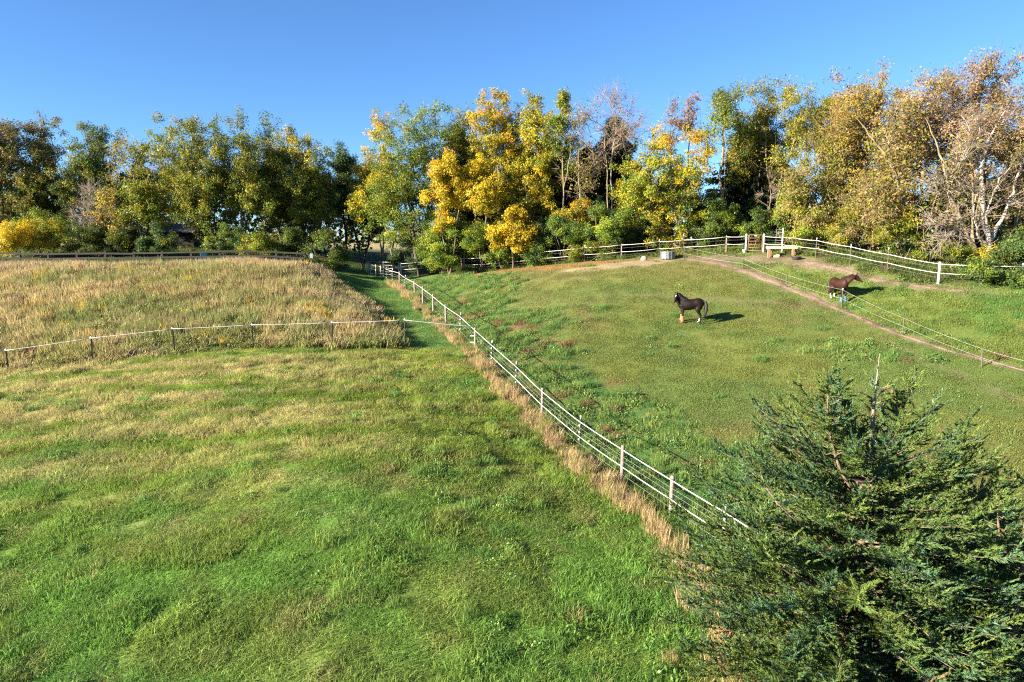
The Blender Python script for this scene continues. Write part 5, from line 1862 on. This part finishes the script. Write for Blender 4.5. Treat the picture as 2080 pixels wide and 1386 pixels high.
def ell_ring(c, t, rs, ru, n=16, side=None):
    """elliptical ring at c, facing t; rs half width to the side, ru half height"""
    t = np.asarray(t, float)
    t /= np.linalg.norm(t)
    s = np.array(side if side is not None else [0, 1.0, 0], float)
    s -= t * np.dot(s, t)
    s /= np.linalg.norm(s)
    u = np.cross(t, s)
    an = np.arange(n) * 2 * PI / n
    return np.asarray(c, float) + rs * np.cos(an)[:, None] * s + ru * np.sin(an)[:, None] * u


def path_loft(mb, pts, rs, ru, n=16, sides=None):
    pts = np.asarray(pts, float)
    rings = []
    for k in range(len(pts)):
        t = pts[min(k + 1, len(pts) - 1)] - pts[max(k - 1, 0)]
        rings.append(ell_ring(pts[k], t, rs[k], ru[k], n, None if sides is None else sides[k]))
    return mb.rings(rings)


def dense(pts, *rads, sub=4):
    """Catmull-Rom refinement of a path and its radii"""
    A = np.column_stack([np.asarray(pts, float)] + [np.asarray(r_, float) for r_ in rads])
    out = []
    n = len(A)
    for k in range(n - 1):
        p0, p1, p2, p3 = A[max(k - 1, 0)], A[k], A[k + 1], A[min(k + 2, n - 1)]
        for s in range(sub):
            t = s / sub
            out.append(0.5 * (2 * p1 + (p2 - p0) * t + (2 * p0 - 5 * p1 + 4 * p2 - p3) * t * t + (3 * p1 - p0 - 3 * p2 + p3) * t ** 3))
    out.append(A[-1])
    out = np.array(out)
    return (out[:, :3],) + tuple(out[:, 3 + i] for i in range(len(rads)))


def horse(label, px, py, head_deg, neck, poll, head_pitch, head_yaw, coat, sock, boots, boot_mat, white, legs_off, seed, barrel=1.0, grp=None):
    """horse with x forward, feet on the ground; head_deg is the way it faces in plan"""
    c = hit(px, py)
    rz = math.radians(head_deg)
    root = thing('horse', label, 'horse', tuple(c), rz)
    ca, sa = math.cos(rz), math.sin(rz)

    def gz(x, y):
        return tzs(c[0] + ca * x - sa * y, c[1] + sa * x + ca * y) - c[2]

    mb = MB()
    # trunk
    tx = [-0.86, -0.80, -0.66, -0.48, -0.25, 0.0, 0.22, 0.40, 0.54, 0.66, 0.74]
    tzc = [1.26, 1.25, 1.25, 1.24, 1.19, 1.15, 1.15, 1.18, 1.20, 1.20, 1.20]
    tw = [0.05, 0.15, 0.245, 0.285, 0.275, 0.29, 0.275, 0.24, 0.21, 0.16, 0.06]
    th = [0.06, 0.18, 0.28, 0.325, 0.315, 0.345, 0.36, 0.375, 0.335, 0.25, 0.10]
    tw = [w * barrel for w in tw]
    pts, a_, b_ = dense(np.column_stack([tx, np.zeros(len(tx)), tzc]), tw, th)
    path_loft(mb, pts, a_, b_, 20)
    # neck
    npts, na_, nb_ = dense(neck, np.linspace(0.18, 0.09, len(neck)), np.linspace(0.36, 0.17, len(neck)))
    path_loft(mb, npts, na_, nb_, 16)
    # head, in its own turned frame
    hy, hp = math.radians(head_yaw), math.radians(head_pitch)
    f = np.array([math.cos(hy) * math.cos(hp), math.sin(hy) * math.cos(hp), -math.sin(hp)])
    sd = np.array([-math.sin(hy), math.cos(hy), 0])
    up = np.cross(f, sd)
    poll = np.array(poll, float)
    hx = [-0.06, 0.04, 0.16, 0.30, 0.42, 0.52, 0.60, 0.645]
    hdn = [0.0, 0.03, 0.055, 0.05, 0.035, 0.03, 0.03, 0.035]
    hw = [0.05, 0.095, 0.105, 0.085, 0.065, 0.060, 0.062, 0.03]
    hh = [0.07, 0.125, 0.155, 0.125, 0.095, 0.080, 0.072, 0.035]
    hp_ = np.array([poll + f * x - up * d_ for x, d_ in zip(hx, hdn)])
    hpts, ha, hb = dense(hp_, hw, hh)
    path_loft(mb, hpts, ha, hb, 14, [sd] * len(hpts))
    for s in (-1, 1):
        b0 = poll + f * 0.0 + up * 0.10 + sd * s * 0.06
        e = b0 + up * 0.17 + sd * s * 0.035 + f * 0.02
        path_loft(mb, [b0 - up * 0.05, b0, b0 + (e - b0) * 0.5, e], [0.035, 0.045, 0.035, 0.008], [0.03, 0.032, 0.025, 0.008], 8, [sd] * 4)
    # legs: (x, z, radius side, radius fore-aft) from the body down
    fore = [(0.46, 1.12, .12, .20), (0.44, 0.95, .10, .145), (0.42, 0.80, .075, .095), (0.43, 0.62, .052, .062), (0.435, 0.49, .052, .058), (0.43, 0.40, .038, .042),
            (0.425, 0.26, .033, .040), (0.425, 0.17, .044, .050), (0.45, 0.10, .038, .042), (0.475, 0.06, .052, .058), (0.49, 0.0, .060, .068)]
    hind = [(-0.54, 1.20, .17, .27), (-0.53, 1.02, .155, .235), (-0.50, 0.86, .12, .17), (-0.54, 0.72, .078, .105), (-0.62, 0.60, .056, .075), (-0.675, 0.50, .052, .066),
            (-0.665, 0.40, .040, .048), (-0.655, 0.26, .036, .042), (-0.645, 0.17, .045, .052), (-0.615, 0.10, .040, .044), (-0.59, 0.06, .052, .058), (-0.575, 0.0, .060, .068)]
    feet = []
    for k, (prof, s, y0) in enumerate(((fore, 1, 0.15), (fore, -1, 0.15), (hind, 1, 0.16), (hind, -1, 0.16))):
        dx, dyy = legs_off[k]
        x_end, y_end = prof[-1][0] + dx, s * (y0 - 0.02) + dyy
        g = gz(x_end, y_end)
        pp = []
        for (x, z, ra, rb) in prof:
            w = np.clip(1 - z / 1.0, 0, 1)
            pp.append((x + dx * w, s * (y0 * (0.75 if z > 0.9 else 1) - 0.02 * w) + dyy * w, z + g * w))
        pts, ra, rb = dense(pp, [q_[2] for q_ in prof], [q_[3] for q_ in prof], sub=3)
        path_loft(mb, pts, ra, rb, 12, [np.array([0, 1.0, 0])] * len(pts))
        feet.append((pts, g))
    tmp = bpy.data.objects.new('tmp', mb.mesh('tmp', None))
    COL.objects.link(tmp)
    rm = tmp.modifiers.new('r', 'REMESH')
    rm.mode = 'VOXEL'
    rm.voxel_size = 0.023
    sm = tmp.modifiers.new('s', 'SMOOTH')
    sm.factor = 0.5
    sm.iterations = 5
    dg = bpy.context.evaluated_depsgraph_get()
    me = bpy.data.meshes.new_from_object(tmp.evaluated_get(dg))
    bpy.data.objects.remove(tmp)
    me.name = 'body'
    n = len(me.vertices)
    V = np.empty(n * 3, np.float32)
    me.vertices.foreach_get('co', V)
    V = V.reshape(-1, 3).astype(float)
    me.polygons.foreach_set('use_smooth', np.ones(len(me.polygons), bool))
    # coat colour: pigment by body region
    base, dark, tanc = [np.array(q_) for q_ in coat]
    col = np.repeat(base[None], n, 0)
    legf = sstep(0.85, 0.45, V[:, 2])
    col = col * (1 - legf[:, None]) + dark * legf[:, None]
    dh = (V - poll) @ f
    on_head = (np.linalg.norm((V - poll) - dh[:, None] * f, axis=1) < 0.24) & (dh > -0.05) & (V[:, 0] > 0.35) & (V[:, 2] > 0.95)
    muz = on_head * sstep(0.42, 0.60, dh)
    col = col * (1 - muz[:, None]) + tanc * muz[:, None]
    hu = (V - poll) @ up
    hs = np.abs((V - poll) @ sd)
    bl = on_head & (hs < white[2]) & (dh > white[0]) & (dh < white[1]) & (hu > 0.0)
    col[bl] = (0.70, 0.66, 0.62)
    for k in range(4):
        pts, g = feet[k]
        d2 = np.hypot(V[:, 0] - np.interp(V[:, 2], pts[::-1, 2], pts[::-1, 0]), V[:, 1] - np.interp(V[:, 2], pts[::-1, 2], pts[::-1, 1])) < 0.13
        if sock[k] > 0:
            col[d2 & (V[:, 2] - g < sock[k])] = (0.68, 0.63, 0.57)
        col[d2 & (V[:, 2] - g < 0.06)] = (0.10, 0.075, 0.055)
    ca_ = me.color_attributes.new('col', 'FLOAT_COLOR', 'POINT')
    c4 = np.ones((n, 4), np.float32)
    c4[:, :3] = col
    ca_.data.foreach_set('color', c4.ravel())
    me.materials.clear()
    me.materials.append(M['coat'])
    body = link('body', me, root)
    for s in (-1, 1):
        p = poll + f * 0.19 + up * 0.03 + sd * s * 0.092
        MB().lathe([(0.002, -0.018), (0.013, -0.012), (0.018, 0), (0.013, 0.012), (0.002, 0.018)], 8).build('eye', M['eye'], root, True, tuple(p))
    # mane: locks lying over the crest
    r = np.random.default_rng(seed)
    mm = MB()
    for k in range(44):
        t = k / 43
        i = min(int(t * (len(npts) - 1)), len(npts) - 2)
        q_ = npts[i]
        tan = npts[i + 1] - npts[i]
        tan = tan / np.linalg.norm(tan)
        s0 = np.array([0, 1.0, 0])
        u = np.cross(tan, s0 - tan * np.dot(tan, s0))
        u /= np.linalg.norm(u)
        if u[2] < 0:
            u = -u
        sdv = np.cross(u, tan)
        top = q_ + u * nb_[i] * 0.97
        sg = 1 if k % 3 else -1
        e = q_ + u * nb_[i] * 0.25 + sdv * sg * (na_[i] + 0.02) + r.normal(size=3) * 0.015
        md = (top + e) / 2 + u * 0.035 + sdv * sg * 0.03
        mm.tube([top - u * 0.03, top + u * 0.006, md - u * 0.02, e], [0.022, 0.026, 0.022, 0.006], 6)
    for k in range(5):
        s0 = poll + up * 0.11 + sd * (k - 2) * 0.015
        mm.tube([s0, s0 + f * 0.07 + up * 0.015, s0 + f * (0.16 + 0.03 * r.random()) - up * 0.012], [0.018, 0.02, 0.005], 5)
    mm.build('mane', M['hair'], root, True)
    tl = MB()
    for k in range(12):
        a = k * 2 * PI / 12
        o_ = np.array([math.cos(a) * 0.045, math.sin(a) * 0.045, 0])
        tl.tube([(-0.80, o_[1] * 0.4, 1.42), np.array([-0.93, 0, 1.36]) + o_ * 0.7, np.array([-0.99, 0, 1.15]) + o_ * 1.3, np.array([-0.98, 0, 0.85]) + o_ * 1.5,
                 np.array([-0.955, 0, 0.60]) + o_ * 1.2, np.array([-0.93, 0, 0.40 + 0.12 * r.random()]) + o_ * 0.6], [0.03, 0.042, 0.05, 0.05, 0.038, 0.008], 6)
    tl.build('tail', M['hair'], root, True)
    for k in boots:
        pts, g = feet[k]
        zz = np.array([0.09, 0.13, 0.24, 0.36, 0.44, 0.46]) + g
        cx = np.interp(zz, pts[::-1, 2], pts[::-1, 0])
        cy = np.interp(zz, pts[::-1, 2], pts[::-1, 1])
        rr = [0.098, 0.100, 0.088, 0.080, 0.086, 0.070]
        bm = MB()
        path_loft(bm, np.column_stack([cx, cy, zz]), rr, [q_ * 1.08 for q_ in rr], 14)
        b = bm.build('leg_boot', M[boot_mat], root, True)
        for z_ in (0.17, 0.30, 0.41):
            x = np.interp(z_ + g, pts[::-1, 2], pts[::-1, 0])
            y = np.interp(z_ + g, pts[::-1, 2], pts[::-1, 1])
            rb_ = np.interp(z_ + g, zz, rr) * 1.03 + 0.004
            MB().lathe([(rb_, -0.012), (rb_ + 0.004, 0), (rb_, 0.012)], 14, (x, y, z_ + g)).build('strap', M[boot_mat], b, True)
    return root


horse('dark brown horse with orange leg boots standing broadside in the middle of the paddock', 1400, 657, 170,
      [(0.40, 0, 1.28), (0.56, 0.01, 1.42), (0.69, 0.04, 1.58), (0.77, 0.08, 1.72), (0.80, 0.11, 1.82)], (0.81, 0.13, 1.83), 55, 62,
      ((0.0085, 0.0042, 0.0032), (0.0035, 0.0026, 0.002), (0.006, 0.004, 0.0035)), (0, 0, 0.0, 0.30), (0, 1), 'boot_orange', (0.10, 0.24, 0.035),
      ((0.0, 0), (0.06, 0), (0.0, 0), (0.04, 0)), 1)
horse('bay horse with blue leg boots and white hind socks by the wire fence', 1703, 613.5, -76,
      [(0.38, 0, 1.28), (0.54, 0.08, 1.42), (0.66, 0.22, 1.55), (0.73, 0.38, 1.66), (0.76, 0.48, 1.72)], (0.77, 0.52, 1.73), 40, 58,
      ((0.026, 0.0085, 0.0055), (0.005, 0.0035, 0.003), (0.035, 0.02, 0.015)), (0, 0, 0.36, 0.36), (0, 1), 'boot_blue', (0.16, 0.52, 0.028),
      ((0.0, 0.02), (-0.02, 0), (0.0, 0), (0.05, 0)), 2, 1.05)

# ------------------------------------------------------------------ cedars close to the camera
def cedar(label, x, y, H, R, seed, leaders, npl=1.0, group=None, bare_top=1.25):
    r = np.random.default_rng(seed)
    bz = tzs(x, y)
    root = thing('cedar_tree', label, 'tree', (x, y, bz), group=group)
    p0, p1, r0, r1 = [], [], [], []
    plume = []          # start, direction, length, brightness, hue

    def polyline(pts, ra, rb):
        pts = np.asarray(pts)
        rr = np.linspace(ra, rb, len(pts))
        p0.extend(pts[:-1])
        p1.extend(pts[1:])
        r0.extend(rr[:-1])
        r1.extend(rr[1:])

    def unit(v):
        return v / (np.linalg.norm(v) + 1e-9)

    zz = np.linspace(0, H, 17)
    tr = np.column_stack([np.cumsum(r.normal(size=17) * 0.022), np.cumsum(r.normal(size=17) * 0.022), zz])
    tr[:, :2] -= tr[0, :2]
    cut = int(np.searchsorted(zz, H - bare_top))
    polyline(tr[:cut + 1], 0.15, 0.026)
    ld = MB().tube(tr[cut:], np.linspace(0.017, 0.004, len(tr) - cut), 6)
    for k in range(9):
        z = H - bare_top + bare_top * (0.1 + 0.75 * r.random())
        s = np.array([np.interp(z, zz, tr[:, 0]), np.interp(z, zz, tr[:, 1]), z])
        a = r.random() * 6.3
        L = 0.12 + 0.3 * r.random()
        e = s + np.array([math.cos(a), math.sin(a), 0.75]) * L
        m_ = (s + e) / 2 - [0, 0, 0.06 * L]
        ld.tube([s, m_, e], [0.007, 0.006, 0.003], 5)
        plume.append((m_, unit(e - m_), 0.22, 1.15, 0.9))
    ld.build('leader', M['bark_pale'], root, True)
    axes = [(tr, H - bare_top * 1.36, 1.0, 0.35)]
    for (a, rr_, z0, z1) in leaders:
        a = math.radians(a)
        d = np.array([math.cos(a), math.sin(a), 0]) * rr_
        s = np.array([np.interp(z0, tr[:, 2], tr[:, 0]), np.interp(z0, tr[:, 2], tr[:, 1]), z0])
        t = np.linspace(0, 1, 9)[:, None]
        pts = s + d * (1 - (1 - t) ** 2.2) + np.array([0, 0, 1]) * (z1 - z0) * t ** 1.25
        polyline(pts, 0.04, 0.006)
        axes.append((pts, z1, 0.42, z0 + 0.35 * (z1 - z0)))
    for (ax_, top, sz, zlo) in axes:
        n = int((440 if sz == 1 else 24) * npl)
        for k in range(n):
            u = (k + r.random()) / n
            f_ = u ** (0.78 if sz == 1 else 0.8)
            z = top - (top - zlo) * f_
            f = (top - z) / (top if sz == 1 else 3.0)
            if sz == 1:
                Rz = R * (f ** 0.36) * (0.28 + 0.82 * r.random() ** 0.85) + 0.12
                Rz *= np.interp(z, [0.3, 1.6], [0.72, 1.0])
            else:
                Rz = 0.08 + 0.9 * f ** 1.15 * (0.6 + 0.6 * r.random())
            a = r.random() * 2 * PI
            d = np.array([math.cos(a), math.sin(a), 0])
            s = np.array([np.interp(z, ax_[:, 2], ax_[:, 0]), np.interp(z, ax_[:, 2], ax_[:, 1]), z])
            rise = np.interp(f, [0, 0.12, 0.4, 1], [1.25, 0.72, 0.30, 0.02]) + r.normal() * 0.12
            t = np.linspace(0, 1, 6)[:, None]
            pts = s + d * Rz * t + np.array([0, 0, 1]) * Rz * rise * t ** 1.3 * 0.75 + np.cumsum(r.normal(size=(6, 3)) * 0.02, 0)
            pts[:, 2] = np.maximum(pts[:, 2], 0.15)
            polyline(pts, 0.007 + 0.008 * min(Rz, 2.5), 0.003)
            L = Rz
            m = max(3, int(L * 13))
            shade = 0.85 + 0.3 * r.random()
            hue = r.random()
            for j in range(m):
                tt = 0.16 + 0.84 * (j + r.random()) / m
                q_ = np.array([np.interp(tt, t[:, 0], pts[:, i]) for i in range(3)])
                side_ = np.cross(d, [0, 0, 1]) * (1 if j % 2 else -1)
                dv = d * (0.7 + 0.3 * r.random()) + side_ * (0.9 * (1 - 0.5 * tt)) + np.array([0, 0, 0.35 + 0.6 * r.random() + rise * 0.25]) + r.normal(size=3) * 0.32
                pl = (0.16 + 0.26 * r.random() + (0.16 if r.random() < 0.12 else 0)) * np.clip(0.6 + L * 0.2, 0.5, 1.1)
                plume.append((q_, unit(dv), pl, shade * (0.85 + 0.3 * r.random()), hue + 0.25 * r.normal()))
            plume.append((pts[-1] - d * 0.1, unit(d * 0.8 + np.array([0, 0, 0.6 + rise * 0.5])), 0.40, shade * 1.1, hue))
        for k in range(4):
            q_ = np.array([np.interp(top - 0.5 * r.random(), ax_[:, 2], ax_[:, i]) for i in range(3)])
            a = r.random() * 6.3
            plume.append((q_, unit(np.array([math.cos(a) * 0.35, math.sin(a) * 0.35, 1.0])), 0.2 + 0.15 * r.random(), 1.1, 0.9))
    link('trunk', frusta_mesh('trunk', p0, p1, r0, r1, M['bark_cedar']), root)
    # every plume carries short pointed twigs, closest and shortest to its tip
    S0 = np.array([q_[0] for q_ in plume])
    D = np.array([q_[1] for q_ in plume])
    LN = np.array([q_[2] for q_ in plume])
    SH = np.array([q_[3] for q_ in plume])
    HU = np.array([q_[4] for q_ in plume])
    K = 46
    n = len(plume)
    t = r.random((n, K)) ** 0.85
    t[:, 0] = 0.98
    A = np.cross(D, [0.0, 0, 1]) + 1e-6
    A /= np.linalg.norm(A, axis=1)[:, None]
    B = np.cross(D, A)
    an = r.random((n, K)) * 2 * PI
    rad = (A[:, None] * np.cos(an)[..., None] + B[:, None] * np.sin(an)[..., None] * 0.8)
    spread = 1.05 - 0.6 * t
    tw = D[:, None] * (1.0 - 0.35 * (1 - t))[..., None] + rad * spread[..., None] * 0.85
    tw /= np.linalg.norm(tw, axis=2)[..., None]
    tl = (0.082 - 0.036 * t) * (0.6 + 0.8 * r.random((n, K)))
    base = S0[:, None] + D[:, None] * (LN[:, None] * t)[..., None]
    wv = np.cross(tw.reshape(-1, 3), r.normal(size=(n * K, 3)))
    wv /= np.linalg.norm(wv, axis=1)[:, None]
    b_ = base.reshape(-1, 3)
    t3 = tw.reshape(-1, 3)
    l3 = tl.reshape(-1, 1)
    wd = (0.0082 + 0.006 * r.random((n * K, 1)))
    V = np.stack([b_ + wv * wd, b_ + t3 * l3, b_ - wv * wd], 1).reshape(-1, 3)
    Q = np.arange(n * K * 3).reshape(-1, 3)
    c0 = np.array([0.070, 0.128, 0.040])
    c1 = np.array([0.112, 0.158, 0.038])
    c2 = np.array([0.060, 0.122, 0.066])
    hue = HU[:, None] + 0.15 * r.normal(size=(n, K))
    cc = c0 + (c1 - c0) * np.clip((hue - 0.45) * 2.2, 0, 1)[..., None] + (c2 - c0) * np.clip((0.42 - hue) * 2.2, 0, 1)[..., None]
    cc = cc * (SH[:, None] * (0.75 + 0.5 * r.random((n, K))))[..., None]
    tip = sstep(0.55, 1.0, t)[..., None]
    cc = cc * (1 - tip * 0.45) + np.array([0.145, 0.205, 0.05]) * tip * 0.4
    bl = (r.random((n, K)) < 0.03) & (HU[:, None] < 0.45)
    cc[bl] = (0.19, 0.24, 0.27)
    br = r.random(n) < 0.012
    cc[br] = (0.22, 0.165, 0.075)
    link('crown', mesh_np('crown', V, Q, M['cedar'], np.repeat(cc.reshape(-1, 3), 3, 0)), root)
    return n * K


CED = P(1768, 715, 12.3)
nq = cedar('big bushy cedar with pale bare leader filling the lower right corner', CED[0], 12.3, float(CED[2] - tzs(CED[0], 12.3)), 3.95, 11,
           [(195, 0.98, 4.0, 6.45), (20, 0.85, 4.0, 6.15), (350, 1.6, 3.6, 5.5), (95, 0.9, 4.1, 5.7), (165, 1.9, 2.9, 4.9), (205, 2.5, 2.2, 4.2)], 1.0, 'cedars in the lower right corner')
C2 = P(2065, 900, 11.2)
nq += cedar('second cedar cut by the right edge beside the big bushy cedar', C2[0] + 0.25, 11.2, float(C2[2] - tzs(C2[0], 11.2)), 3.0, 12,
            [(200, 0.8, 3.2, 5.0)], 0.42, 'cedars in the lower right corner')
